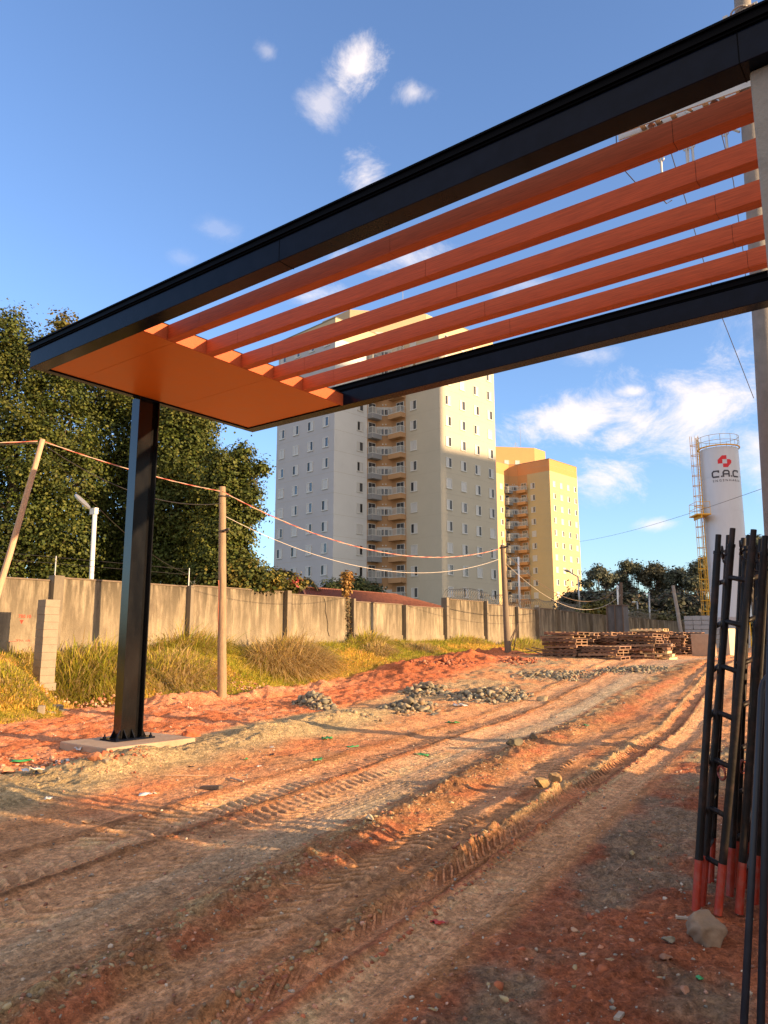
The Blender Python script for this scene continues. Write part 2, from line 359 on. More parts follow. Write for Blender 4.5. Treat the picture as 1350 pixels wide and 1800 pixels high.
        z = z + redz * (.05 * np.abs(fbm(X / .35, Y / .35, 86, 3)) + .045 * np.abs(fbm(X / .14, Y / .14, 87, 3)) * sst(45, 20, r) - .02)
        far = sst(12, 18, r) * sst(.3, 0, t)
        z = z + far * .07 * (1 - np.abs(fbm(X / .45, Y / .45, 85, 3))) * np.clip(sst(-5.5, -6.5, q) + .25, 0, 1)
    return z
def gh(x, y): return float(ground_h(np.array([x]), np.array([y]), False)[0])
def on_ground(x, y):                  # point of the terrain seen in the photo at (x, y)
    d = ray(x, y); t = np.concatenate([np.arange(2, 60, .05), np.arange(60, 150, .4)])
    X, Y, Zr = d.x * t, d.y * t, CAM_Z + d.z * t; H = ground_h(X, Y, False); k = np.nonzero(Zr <= H)[0]; k = k[0] if len(k) else len(t) - 1
    return Vector((X[k], Y[k], H[k]))

def soil_color(X, Y):
    b = X * BV.x + Y * BV.y; w = wall_w(X, Y); q, p = qp(X, Y)
    n1 = fbm(X / 1.3, Y / 1.3, 101, 4); n2 = fbm(X / .35, Y / .35, 104, 4); n3 = fbm(q / .5, p / 3.5, 107, 4); n4 = fbm(X / .09, Y / .09, 111, 3)
    tan = np.array((.66, .345, .17)); red = np.array((.58, .19, .085)); grey = np.array((.42, .345, .20)); dkred = np.array((.42, .15, .08))
    pink = np.array((.64, .31, .18)); dgrey = np.array((.20, .16, .11)); pale = np.array((.66, .43, .27)); ggrey = np.array((.31, .275, .20))
    C = np.ones(X.shape + (3,)) * tan
    def mixin(m, c):
        nonlocal C
        m = np.clip(m, 0, 1)[..., None]; C = C * (1 - m) + c * m
    mixin(.65 * sst(-.1, .5, n1 + .4 * n2), red * 1.05)
    # road strips: dusty packed treads between dark crumbly windrows
    dust = np.array((.72, .44, .26)); brn = np.array((.33, .18, .095))
    def strip(c, w, e=.04): return sst(w / 2 + e, w / 2 - e, np.abs(q + .03 * n3 - c))
    rd = sst(60, 30, p)
    mixin(rd * .85 * strip(-3.7, .62, .08) * (.75 + .5 * n3), ggrey * 1.45)
    mixin(rd * .85 * strip(-5.03, .62) * (.8 + .5 * n3), dust * .95 * (1 + .12 * n3[..., None]))
    mixin(rd * .9 * strip(-4.22, .60) * (.85 + .5 * n3), dust * 1.0)
    mixin(rd * .75 * strip(-5.75, .5, .12) * (.6 + .6 * n3), dust * .92)
    mixin(rd * .8 * strip(-2.74, .32) * (.8 + .6 * n3), dust * .80)
    mixin(rd * .7 * strip(-2.10, .38) * (.8 + .6 * n3), (red * .5 + dust * .5))
    mixin(rd * .85 * strip(-1.46, .56, .07) * (.75 + .7 * n3), dust * .86 + tan * .08)
    mixin(rd * .95 * strip(-3.18, .34, .07), brn * 1.0); mixin(rd * .8 * bump(q, -3.28, .12) * sst(-.2, .3, n2), grey * 1.05)
    mixin(rd * .75 * bump(q, -3.0, .09) * sst(-.1, .3, n2 + .3 * n3), dkred * 1.1)
    mixin(rd * .9 * strip(-2.42, .17, .05), brn * 1.15); mixin(rd * .6 * bump(q, -2.36, .07) * sst(6, 8, p), grey * 1.3)
    mixin(rd * .85 * strip(-1.84, .11, .04), dkred * .95); mixin(rd * .7 * bump(q, -1.76, .05) * sst(7, 9, p), grey * 1.3)
    mixin(rd * .8 * strip(-4.62, .10, .04), brn); mixin(rd * .6 * strip(-5.42, .12, .05), brn * 1.2)
    # right verge
    R_ = sst(-1.12, -.95, q)
    mixin(R_, dkred * .80); mixin(R_ * .75 * sst(.1, .5, fbm(X / .8, Y / .8, 121, 4) + .75 * bump(q, -.72, .42)), ggrey * .82)
    mixin(R_ * .35 * sst(.15, .5, n2), pink * .5)
    mixin(R_ * sst(8, 10.5, p) * .6 * sst(-.2, .3, n1), grey); mixin(R_ * sst(13, 16, p) * .8, tan)
    # gravel windrow
    gm = sst(-9.3, -8.6, q + .25 * n1) * sst(-6.3, -7.1, q + .35 * n1) * sst(18, 15, p)
    mixin(.92 * gm, grey * 1.12)
    gm2 = sst(-10.3, -9.0, q) * sst(-4.8, -6.2, q + n1) * sst(15, 19, p) * sst(-.25, .15, n2 + n1)
    mixin(.8 * gm2, grey * 1.05)
    L_ = sst(-8.7, -9.2, q + .3 * n1) * sst(18, 15, p)
    mixin(L_ * .9, red * 1.05); mixin(L_ * .75 * sst(-.15, .3, n2 + .5 * n1), pink * 1.05)
    Lf = sst(-8.8, -9.6, q + .5 * n1) * sst(15, 18, p)
    mixin(Lf, red * 1.1); mixin(Lf * .5 * sst(-.1, .4, n1), red * .75); mixin(Lf * .45 * sst(0, .35, n2), pink)
    foot = 3.75 + 1.8 * sst(10.2, 8.6, b)
    mixin(np.exp(-((w - foot - .6) / .7) ** 2) * sst(9, 11, b) * sst(24, 18, b) * .8, pink * 1.1)
    churn = np.exp(-((w - 5.0) / 1.6) ** 2) * sst(18, 22, b) * sst(33, 30, b)
    mixin(churn, red * .72)
    # turf of the bank
    gm = sst(foot + .15, foot - .35, w + .25 * n2) * (w > -40)
    ditch = bump(b, 11.2, .9) * sst(.2, 1.0, w) * sst(4.6, 3.0, w)
    g1 = np.array((.30, .25, .035)); g2 = np.array((.42, .31, .06))
    gc = g1 + (g2 - g1) * np.clip(.5 + n2, 0, 1)[..., None]
    mixin(gm * (1 - .8 * ditch), gc); mixin(ditch * .8, dkred * .6)
    mixin(sst(34, 37, b) * gm * .7, tan * .7)
    mixin(sst(60, 90, np.hypot(X, Y)), np.array((.12, .13, .05)))
    C = C * (.92 + .30 * n4 + .22 * n2 + .16 * n3)[..., None]
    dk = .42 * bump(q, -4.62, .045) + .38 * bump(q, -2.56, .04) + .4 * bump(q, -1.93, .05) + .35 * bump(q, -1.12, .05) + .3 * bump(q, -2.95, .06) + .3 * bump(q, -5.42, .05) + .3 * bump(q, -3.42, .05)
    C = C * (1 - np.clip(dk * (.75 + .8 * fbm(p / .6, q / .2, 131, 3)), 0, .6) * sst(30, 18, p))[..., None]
    return np.clip(C * np.array((1.27, 1.17, 1.08)), .01, .88)

def make_ground():
    ang = np.concatenate([np.arange(-180, -42, 4.0), np.arange(-42, 42, .105), np.arange(42, 180, 4.0)])
    ang = np.radians(ang); rr = [2.3]
    while rr[-1] < 46: rr.append(rr[-1] * 1.0040)
    while rr[-1] < 1500: rr.append(rr[-1] * 1.04)
    rr = np.concatenate([[.02, .6, 1.2, 1.8], rr])
    A_, R_ = np.meshgrid(ang, rr); X = R_ * np.sin(A_); Y = R_ * np.cos(A_)
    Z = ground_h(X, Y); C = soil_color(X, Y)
    nr, na = X.shape
    V = np.stack([X, Y, Z], -1).reshape(-1, 3)
    i = np.arange(nr - 1)[:, None] * na; j = np.arange(na)[None, :]; j2 = (j + 1) % na
    F = np.stack([i + j, i + na + j, i + na + j2, i + j2], -1).reshape(-1, 4)[:, ::-1]
    m = bpy.data.materials.new('soil'); m.use_nodes = True; t = m.node_tree; b = t.nodes['Principled BSDF']
    b.inputs['Roughness'].default_value = .95; b.inputs['Specular IOR Level'].default_value = .12
    vc = N(t, 'ShaderNodeVertexColor'); vc.layer_name = 'Tint'; tcn = N(t, 'ShaderNodeTexCoord')
    n = N(t, 'ShaderNodeTexNoise'); n.inputs['Scale'].default_value = 17; n.inputs['Detail'].default_value = 9; n.inputs['Roughness'].default_value = .7
    t.links.new(tcn.outputs['Object'], n.inputs['Vector'])
    mr = N(t, 'ShaderNodeMapRange'); t.links.new(n.outputs['Fac'], mr.inputs[0]); mr.inputs[1].default_value = .3; mr.inputs[2].default_value = .7; mr.inputs[3].default_value = .58; mr.inputs[4].default_value = 1.32
    sc_ = N(t, 'ShaderNodeVectorMath', operation='SCALE'); t.links.new(vc.outputs[0], sc_.inputs[0]); t.links.new(mr.outputs[0], sc_.inputs['Scale']); t.links.new(sc_.outputs[0], b.inputs['Base Color'])
    n2 = N(t, 'ShaderNodeTexNoise'); n2.inputs['Scale'].default_value = 34; n2.inputs['Detail'].default_value = 8; n2.inputs['Roughness'].default_value = .7; t.links.new(tcn.outputs['Object'], n2.inputs['Vector'])
    bn = N(t, 'ShaderNodeBump'); bn.inputs['Distance'].default_value = .034; bn.inputs['Strength'].default_value = 1; t.links.new(n2.outputs['Fac'], bn.inputs['Height']); t.links.new(bn.outputs[0], b.inputs['Normal'])
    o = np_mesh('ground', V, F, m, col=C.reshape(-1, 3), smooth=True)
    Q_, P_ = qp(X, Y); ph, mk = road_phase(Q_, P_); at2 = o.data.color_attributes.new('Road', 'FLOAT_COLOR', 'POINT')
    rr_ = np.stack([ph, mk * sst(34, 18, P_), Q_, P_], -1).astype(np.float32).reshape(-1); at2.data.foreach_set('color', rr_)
    # crisp tyre lugs and wheel-drawn streaks follow the road coordinates
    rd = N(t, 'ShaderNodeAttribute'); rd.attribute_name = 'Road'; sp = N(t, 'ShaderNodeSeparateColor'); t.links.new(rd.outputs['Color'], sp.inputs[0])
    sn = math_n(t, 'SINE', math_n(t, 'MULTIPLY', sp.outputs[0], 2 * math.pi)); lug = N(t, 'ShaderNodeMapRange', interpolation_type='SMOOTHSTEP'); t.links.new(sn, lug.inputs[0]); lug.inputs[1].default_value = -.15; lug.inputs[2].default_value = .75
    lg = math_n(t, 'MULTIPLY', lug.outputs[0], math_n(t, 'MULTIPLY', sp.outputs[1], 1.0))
    cv = N(t, 'ShaderNodeCombineXYZ'); t.links.new(math_n(t, 'MULTIPLY', sp.outputs[2], 26.0), cv.inputs[0]); t.links.new(math_n(t, 'MULTIPLY', rd.outputs['Alpha'], .9), cv.inputs[1])
    ns = N(t, 'ShaderNodeTexNoise'); ns.inputs['Scale'].default_value = 1; ns.inputs['Detail'].default_value = 5; ns.inputs['Roughness'].default_value = .7; t.links.new(cv.outputs[0], ns.inputs['Vector'])
    onr = N(t, 'ShaderNodeMapRange'); t.links.new(sp.outputs[2], onr.inputs[0]); onr.inputs[1].default_value = -1.0; onr.inputs[2].default_value = -1.25
    onl = N(t, 'ShaderNodeMapRange'); t.links.new(sp.outputs[2], onl.inputs[0]); onl.inputs[1].default_value = -6.6; onl.inputs[2].default_value = -5.6
    on = math_n(t, 'MULTIPLY', onr.outputs[0], onl.outputs[0])
    st = N(t, 'ShaderNodeMapRange'); t.links.new(ns.outputs['Fac'], st.inputs[0]); st.inputs[1].default_value = .3; st.inputs[2].default_value = .7; st.inputs[3].default_value = .74; st.inputs[4].default_value = 1.2
    stm = math_n(t, 'ADD', 1.0, math_n(t, 'MULTIPLY', math_n(t, 'SUBTRACT', st.outputs[0], 1.0), on))
    nf = N(t, 'ShaderNodeTexNoise'); nf.inputs['Scale'].default_value = 75; nf.inputs['Detail'].default_value = 6; nf.inputs['Roughness'].default_value = .75; t.links.new(tcn.outputs['Object'], nf.inputs['Vector'])
    gr = N(t, 'ShaderNodeMapRange'); t.links.new(nf.outputs['Fac'], gr.inputs[0]); gr.inputs[1].default_value = .34; gr.inputs[2].default_value = .66; gr.inputs[3].default_value = .66; gr.inputs[4].default_value = 1.34
    s2 = N(t, 'ShaderNodeVectorMath', operation='SCALE'); t.links.new(sc_.outputs[0], s2.inputs[0]); t.links.new(math_n(t, 'MULTIPLY', math_n(t, 'MULTIPLY', stm, gr.outputs[0]), math_n(t, 'SUBTRACT', 1.12, math_n(t, 'MULTIPLY', math_n(t, 'SUBTRACT', 1.0, lug.outputs[0]), math_n(t, 'MULTIPLY', sp.outputs[1], .34)))), s2.inputs['Scale']); t.links.new(s2.outputs[0], b.inputs['Base Color'])  # groove shade between the tyre lugs is painted into the soil colour
    vo = N(t, 'ShaderNodeTexVoronoi'); vo.inputs['Scale'].default_value = 24; vo.inputs['Randomness'].default_value = 1
    dw = N(t, 'ShaderNodeVectorMath', operation='MULTIPLY_ADD'); t.links.new(n.outputs['Color'], dw.inputs[0]); dw.inputs[1].default_value = (.06, .06, .06); t.links.new(tcn.outputs['Object'], dw.inputs[2]); t.links.new(dw.outputs[0], vo.inputs['Vector'])
    crumb = N(t, 'ShaderNodeMapRange', interpolation_type='SMOOTHSTEP'); t.links.new(vo.outputs['Distance'], crumb.inputs[0]); crumb.inputs[1].default_value = .62; crumb.inputs[2].default_value = .12
    lmask = N(t, 'ShaderNodeMapRange'); t.links.new(n.outputs['Fac'], lmask.inputs[0]); lmask.inputs[1].default_value = .44; lmask.inputs[2].default_value = .60
    loose = math_n(t, 'MULTIPLY', math_n(t, 'MULTIPLY', crumb.outputs[0], lmask.outputs[0]), math_n(t, 'SUBTRACT', 1.0, math_n(t, 'MULTIPLY', sp.outputs[1], .55, clamp=True)))
    hgt = math_n(t, 'ADD', math_n(t, 'MULTIPLY', n2.outputs['Fac'], .040), math_n(t, 'MULTIPLY', loose, .030)); hgt = math_n(t, 'ADD', hgt, math_n(t, 'MULTIPLY', lg, .034)); hgt = math_n(t, 'ADD', hgt, math_n(t, 'MULTIPLY', math_n(t, 'MULTIPLY', ns.outputs['Fac'], on), .012)); hgt = math_n(t, 'ADD', hgt, math_n(t, 'MULTIPLY', nf.outputs['Fac'], .012))
    bn.inputs['Distance'].default_value = 1.0; t.links.new(hgt, bn.inputs['Height'])
    tag(o, kind='structure')
make_ground()

# ---------------------------------------------------------------- gate canopy
SZ = 5.79       # underside of the beams
B0, B1, A0, A1, AF = 5.38, 9.95, -10.99, 3.5, -8.40
col_base = G(-11.0, 7.45)
PADZ = gh(col_base.x, col_base.y) + .10
canopy = thing('gate_canopy', 'tall black steel gate canopy with five red slats and orange soffit over the road', 'canopy', (col_base.x, col_base.y, PADZ))
def beam(name, a0, a1, b0, b1, along_a=True):
    m = MB(); m.abox(a0, a1, b0, b1, SZ, SZ + .26); return m.build(name, M_black, canopy, bevel=.006)
beam('beam', A0, A1, B0, B0 + .23)
beam('beam', A0, A1, B1 - .23, B1)
m = MB(); m.abox(A0, A0 + .12, B0 + .2305, B1 - .2305, SZ + .001, SZ + .259); m.build('end_beam', M_black, canopy, bevel=.006)
m = MB()   # layered gutter flashing along the top of both long beams and the end
for z0, z1, o_ in ((.262, .28, .02), (.2805, .30, .04), (.3005, .352, .03), (.3525, .372, .05)):
    m.abox(A0 - o_, A1, B0 - o_, B0 + .2, SZ + z0, SZ + z1)
m.build('flashing', M_flash, canopy)
m = MB()
for z0, z1, o_ in ((.262, .28, .0), (.2805, .30, .02), (.3005, .352, .01), (.3525, .372, .03)):
    m.abox(A0 - o_, A1, B1 - .24 - o_, B1 + o_, SZ + z0, SZ + z1)
m.build('flashing', M_flash, canopy)
m = MB()
for z0, z1, o_ in ((.262, .30, .02), (.3005, .372, .04)):
    m.abox(A0 - o_, A0 + .12, B0 + .201, B1 - .28, SZ + z0, SZ + z1)
m.build('flashing', M_flash, canopy)
m = MB(); m.abox(A0 + .12, AF - .02, B0 + .235, B1 - .24, SZ + .205, SZ + .212); m.build('roof_deck', M_flash, canopy)
for b0, b1 in ((B0 + .25, 6.137), (6.143, 7.977), (7.983, B1 - .25)):
    m = MB(); m.abox(A0 + .155, AF - .03, b0, b1, SZ + .02, SZ + .035); m.build('soffit_panel', M_soffit, canopy)
m = MB(); m.abox(A0 + .13, AF - .035, B0 + .235, B1 - .24, SZ + .05, SZ + .2); m.build('soffit_backing', M_seam, canopy)
SL = [5.985 + .675 * k for k in range(5)]
SLH, SLW = .21, .145
m = MB()
edges = [B0 + .233] + sum([[s - .001, s + SLW + .001] for s in SL], []) + [B1 - .233]
for k in range(0, len(edges), 2):
    m.abox(AF - .028, AF, edges[k], edges[k + 1], SZ + .001, SZ + SLH)
for k, s_ in enumerate(SL): m.abox(AF - .03, AF - .006, s_ + .001, s_ + SLW - .001, SZ + .003, SZ + SLH - .002)
m.build('fascia', M_slat, canopy)
m = MB(); m.abox(AF - .02, AF + .012, B0 + .24, B1 - .24, SZ + SLH + .002, SZ + SLH + .012); m.build('trim_strip', M_seam, canopy)
for s_ in SL:
    m = MB(); cuts = [AF - .004, -7.72, -4.53, -1.55, 1.45, A1]
    for c0, c1 in zip(cuts, cuts[1:]):
        m.abox(c0 + .0022, c1 - .0022, s_, s_ + SLW, SZ + .004, SZ + SLH)
    o = m.build('slat', M_slat, canopy)
    m = MB(); m.abox(AF, A1, s_ + .005, s_ + SLW - .005, SZ + .009, SZ + SLH - .005); m.build('slat_core', M_seam, o)
for a_s in (-5.6, -.9):                 # welded splice seams of the near beam
    m = MB(); m.abox(a_s - .004, a_s + .004, B0 - .002, B0 + .232, SZ - .002, SZ + .2605); m.build('weld_seam', M_flash, canopy)
# I-section column
cz0, cz1 = PADZ + .028, SZ + .001
ca, cb = -11.0 + .04, 7.45
hw, hd, tf, tw = .105, .205, .02, .014
m = MB()
m.abox(ca - hw, ca + hw, cb - hd, cb - hd + tf, cz0, cz1)
m.abox(ca - hw, ca + hw, cb + hd - tf, cb + hd, cz0, cz1)
m.abox(ca - tw, ca + tw, cb - hd + tf, cb + hd - tf, cz0, cz1)
for (sa, sb) in ((-1, -1), (1, -1), (-1, 1), (1, 1)):       # gusset fins at the foot
    p0 = G(ca + sa * hw * .85, cb + sb * hd, cz0); n_ = BV * sb; tt = AV * .006
    vs = [p0 - tt, p0 + n_ * .07 - tt, p0 + ZV * .13 - tt, p0 + tt, p0 + n_ * .07 + tt, p0 + ZV * .13 + tt]
    m.add(vs, [(0, 1, 2), (3, 5, 4), (0, 3, 4, 1), (1, 4, 5, 2), (0, 2, 5, 3)])
for sb in (-.45, .25):
    p0 = G(ca + tw, cb + sb * hd, cz0); n_ = AV; tt = BV * .006
    vs = [p0 - tt, p0 + n_ * .10 - tt, p0 + ZV * .13 - tt, p0 + tt, p0 + n_ * .10 + tt, p0 + ZV * .13 + tt]
    m.add(vs, [(0, 1, 2), (3, 5, 4), (0, 3, 4, 1), (1, 4, 5, 2), (0, 2, 5, 3)])
m.build('column', M_gloss, canopy)
m = MB(); m.abox(ca - .22, ca + .22, cb - .36, cb + .36, PADZ + .002, PADZ + .027)
bp = m.build('base_plate', M_black, canopy)
for sa in (-1, 1):
    for sb in (-1, 1):
        m = MB(); p = G(ca + sa * .17, cb + sb * .31, PADZ + .027)
        m.tube([p, p + ZV * .025], .028, 6); m.tube([p + ZV * .024, p + ZV * .06], .013, 8); m.build('bolt', M_black, bp)
m = MB(); pc = G(-10.95, 7.45)
z = PADZ
m.abox(-11.55, -10.25, 6.62, 8.25, z - .35, z)
pad = m.build('concrete_footing', M_pad, origin=(pc.x, pc.y, z - .1), bevel=.02)
tag(pad, 'low square concrete footing under the black steel gate column', 'footing')
# concrete pillar carrying the right end
pp = onz(1322, 139, SZ); pg = (pp.x * AV.x + pp.y * AV.y, pp.x * BV.x + pp.y * BV.y)
m = MB(); m.abox(pg[0] + .0, pg[0] + .42, pg[1] - .10, pg[1] + .30, -.1, SZ - .004)
o = m.build('concrete_pillar', mat('pillar_concrete', (.30, .28, .25), .9, var=.2, vscale=2, bump_=.006, bscale=40, dark=(.12, .11, .1), dark_amt=.6, dscale=4), origin=G(pg[0] + .2, pg[1] + .1, 0), bevel=.02)
tag(o, 'grey concrete pillar under the right end of the near black beam', 'pillar')
# ---------------------------------------------------------------- boundary wall
def wpt(s, w, z=0): return Vector((W0.x, W0.y, 0)) + BV * s + AV * w + ZV * z
def s_at(px, w=0, py=1080):           # distance along the wall line (offset w) that the photo column px meets
    d = ray(px, py); tn = d.x / d.y; o = wpt(0, w)
    Y = None
    # o.x + s*B.x = tn*(o.y + s*B.y)
    return (tn * o.y - o.x) / (BV.x - tn * BV.y)
M_wall = bpy.data.materials.new('stained_wall_concrete'); M_wall.use_nodes = True
def wall_material(m):
    t = m.node_tree; b = t.nodes['Principled BSDF']; b.inputs['Roughness'].default_value = .92; b.inputs['Specular IOR Level'].default_value = .2
    tcn = N(t, 'ShaderNodeTexCoord')
    def noise(scale, stretch, det=8, ro=.65):
        mp = N(t, 'ShaderNodeMapping'); mp.inputs['Scale'].default_value = stretch; t.links.new(tcn.outputs['Object'], mp.inputs[0])
        n = N(t, 'ShaderNodeTexNoise'); n.inputs['Scale'].default_value = scale; n.inputs['Detail'].default_value = det; n.inputs['Roughness'].default_value = ro
        t.links.new(mp.outputs[0], n.inputs['Vector']); return n.outputs['Fac']
    def mr(x, a, b_, c, d):
        n = N(t, 'ShaderNodeMapRange'); t.links.new(x, n.inputs[0])
        for i, v in enumerate((a, b_, c, d)): n.inputs[i + 1].default_value = v
        return n.outputs[0]
    def mix(f, a, c):
        n = N(t, 'ShaderNodeMix', data_type='RGBA'); t.links.new(f, n.inputs[0])
        if isinstance(a, tuple): n.inputs[6].default_value = (*a, 1)
        else: t.links.new(a, n.inputs[6])
        n.inputs[7].default_value = (*c, 1); return n.outputs[2]
    c = mix(mr(noise(.9, (1, 1, 1)), .35, .7, 0, 1), (.35, .29, .205), (.24, .195, .14))
    st = noise(3.2, (1, 1, .13), 9, .7)
    sep = N(t, 'ShaderNodeSeparateXYZ'); t.links.new(tcn.outputs['Object'], sep.inputs[0])
    hi = mr(sep.outputs[2], 1.4, 3.5, .25, 1.0)
    c = mix(math_n(t, 'MULTIPLY', mr(st, .38, .55, 0, 1.0), hi), c, (.085, .07, .05))
    c = mix(mr(noise(1.6, (1, 1, .35), 9, .75), .52, .66, 0, .8), c, (.12, .095, .07))
    c = mix(mr(sep.outputs[2], 1.62, 1.2, 0, .35), c, (.33, .22, .15))
    t.links.new(c, b.inputs['Base Color'])
    bn = N(t, 'ShaderNodeBump'); bn.inputs['Distance'].default_value = .012; t.links.new(noise(22, (1, 1, 1)), bn.inputs['Height']); t.links.new(bn.outputs[0], b.inputs['Normal'])
wall_material(M_wall)
M_wallpost = mat('wall_post_concrete', (.20, .165, .12), .92, var=.25, vscale=3, stretch=(1, 1, .3), dark=(.08, .07, .06), dark_amt=.8, dscale=2.5, bump_=.006)
M_wallcap = mat('wall_coping', (.16, .12, .09), .95, var=.3, vscale=4, bump_=.01, bscale=20)
wall = thing('boundary_wall', 'long stained precast concrete wall with stepped panels behind the grassy bank', 'wall', wpt(0, 0, 1.0))
segs = [(-190, 86, 3.37), (102, 328, 3.47), (336, 499, 3.52), (508, 616, 3.45), (625, 708, 3.32), (714, 780, 3.27), (790, 851, 3.75), (857, 906, 3.63), (911, 942, 3.52),
        (950, 980, 3.62), (984, 1010, 3.55), (1014, 1037, 3.5), (1041, 1060, 3.48), (1063, 1080, 3.46), (1083, 1098, 3.44), (1100, 1114, 3.42), (1116, 1128, 3.42), (1130, 1141, 3.40), (1142.5, 1152, 3.38), (1153.5, 1162, 3.36)]
sv = [(s_at(a), s_at(b), z) for a, b, z in segs]
s_end = sv[-1][1]
for k in range(4): sv.append((s_end + .3 + 6 * k, s_end + 6 + 6 * k, 3.36))
def wall_base(s):
    P = wpt(s, .3); return gh(P.x, P.y)
for i, (s0, s1, zt) in enumerate(sv):
    m = MB(); a = wpt((s0 + s1) / 2, -.07)
    s0x = s0 - .02
    m.box(wpt((s0x + s1) / 2, -.07, (zt + .2) / 2), BV * ((s1 - s0x) / 2), AV * .07, ZV * ((zt - .2) / 2)) if i + 1 >= len(sv) else m.box(wpt((s0x + sv[i + 1][0]) / 2, -.07, (zt + .2) / 2), BV * ((sv[i + 1][0] - .03 - s0x) / 2), AV * .07, ZV * ((zt - .2) / 2))
    m.build('panel', M_wall, wall)
    if i < 12:
        m = MB(); zb = wall_base((s0 + s1) / 2); m.box(wpt((s0 + s1) / 2, .02, zb + .12), BV * ((s1 - s0) / 2 - .01), AV * .028, ZV * .33)
        m.build('plinth', M_wall, wall)
    m = MB(); m.box(wpt((s0 + s1) / 2, -.07, zt + .024), BV * ((s1 - s0) / 2), AV * .10, ZV * .022); m.build('coping', M_wallcap, wall)
    if i + 1 < len(sv):
        n0 = sv[i + 1][0]; zz = max(zt, sv[i + 1][2]) + (.07 if i in (0, 2, 6, 8) or i == 5 else .0)
        wd = .26 if i == 0 else .17 if i in (2, 5, 8) else .09
        m = MB(); m.box(wpt(s1 + wd / 2, .04, zz / 2 + .1), BV * (wd / 2 + .02), AV * .17, ZV * (zz / 2 - .1)); m.build('post', M_wallpost, wall)
# electric-fence rods on the posts
for px, h in ((92, .62), (330, .62)):
    s = s_at(px); p = wpt(s, -.02, 3.5); m = MB(); m.tube([p, p + ZV * h], .018, 6); m.build('fence_rod', M_galv, wall)
m = MB()
for zz in (3.9, 4.08): m.tube([wpt(s_at(-190), -.02, zz), wpt(s_at(330), -.02, zz)], .006, 4)
m.build('fence_wire', M_wire, wall)
def text_mesh(s, size, name, mt, fn, parent=None, ext=0.0):
    cu = bpy.data.curves.new('t', 'FONT'); cu.body = s; cu.size = size; cu.resolution_u = 2; cu.extrude = ext
    to = bpy.data.objects.new('t', cu); SC.collection.objects.link(to); bpy.context.view_layer.update()
    dg = bpy.context.evaluated_depsgraph_get(); me = bpy.data.meshes.new_from_object(to.evaluated_get(dg))
    bpy.data.objects.remove(to)
    for v in me.vertices: v.co = fn(v.co)
    me.materials.clear(); me.materials.append(mt); me.name = name
    o = bpy.data.objects.new(name, me); SC.collection.objects.link(o)
    if parent is not None: o.parent = parent; o.matrix_parent_inverse = Matrix.Translation(-parent.location)
    return o
def on_wall(px, py):
    s = s_at(px, 0.004, py); P = wpt(s, .004); d = ray(px, py); return s, CAM_Z + d.z / d.y * P.y
for txt, px, py, sz in (('780.10', 32, 1086, .135), ('770.10', 27, 1131, .15), ('cota', 15, 1131, .13)):
    s, z = on_wall(px, py); text_mesh(txt, sz, 'painted_mark', M_rustred, lambda c: wpt(s + c.x, .004, z + c.y), wall)
s, z = on_wall(38, 1093)
m = MB(); m.add([wpt(s - .055, .004, z + .05), wpt(s + .055, .004, z + .05), wpt(s, .004, z - .06)], [(0, 2, 1)]); m.build('painted_mark', M_rustred, wall)
for (pa, pb, lift) in (((570, 1052), (581, 1142), 0),):       # long crack
    m = MB(); pts = []
    for k in range(9):
        f = k / 8; s, z = on_wall(pa[0] + (pb[0] - pa[0]) * f, pa[1] + (pb[1] - pa[1]) * f); pts.append(wpt(s + .04 * math.sin(k * 2.2), .003, z))
    m.tube(pts, .022, 4); m.build('crack', mat('crack_dark', (.05, .04, .03), .95), wall)

# razor wire: two runs of coil
def razor(pxa, pxb, zbase, label, rad=.30, pitch=.23):
    sa, sb = s_at(pxa), s_at(pxb); n = int((sb - sa) / pitch); m = MB(); pts = []
    random.seed(n)
    for k in range(n * 12 + 1):
        a = k / 12 * 2 * math.pi; s = sa + (sb - sa) * k / (n * 12)
        rr = rad * (1 + .12 * math.sin(s * 1.7)); pts.append(wpt(s + .18 * math.sin(a) * .5, -.06 + rr * math.cos(a), zbase(s) + rr * .95 + rr * math.sin(a)))
    m.tube(pts, .012, 3, cap=False)
    for k in range(0, n * 12, 9):
        p = pts[k]; m.box(p, BV * .02, AV * .006, ZV * .02)
    o = m.build('razor_wire', M_razor, origin=pts[0]); tag(o, label, 'razor wire')
def ztop(s):
    for a, b, z in sv:
        if s <= b + .2: return z + .03
    return 3.4
razor(788, 868, ztop, 'razor wire coil on the wall in front of the shaded cream tower base')
razor(872, 1020, ztop, 'razor wire coil on the wall between the bare pole and the far lamps', .28)
razor(1102, 1150, ztop, 'farthest razor wire coil on the wall beyond the dark site box', .25, .3)

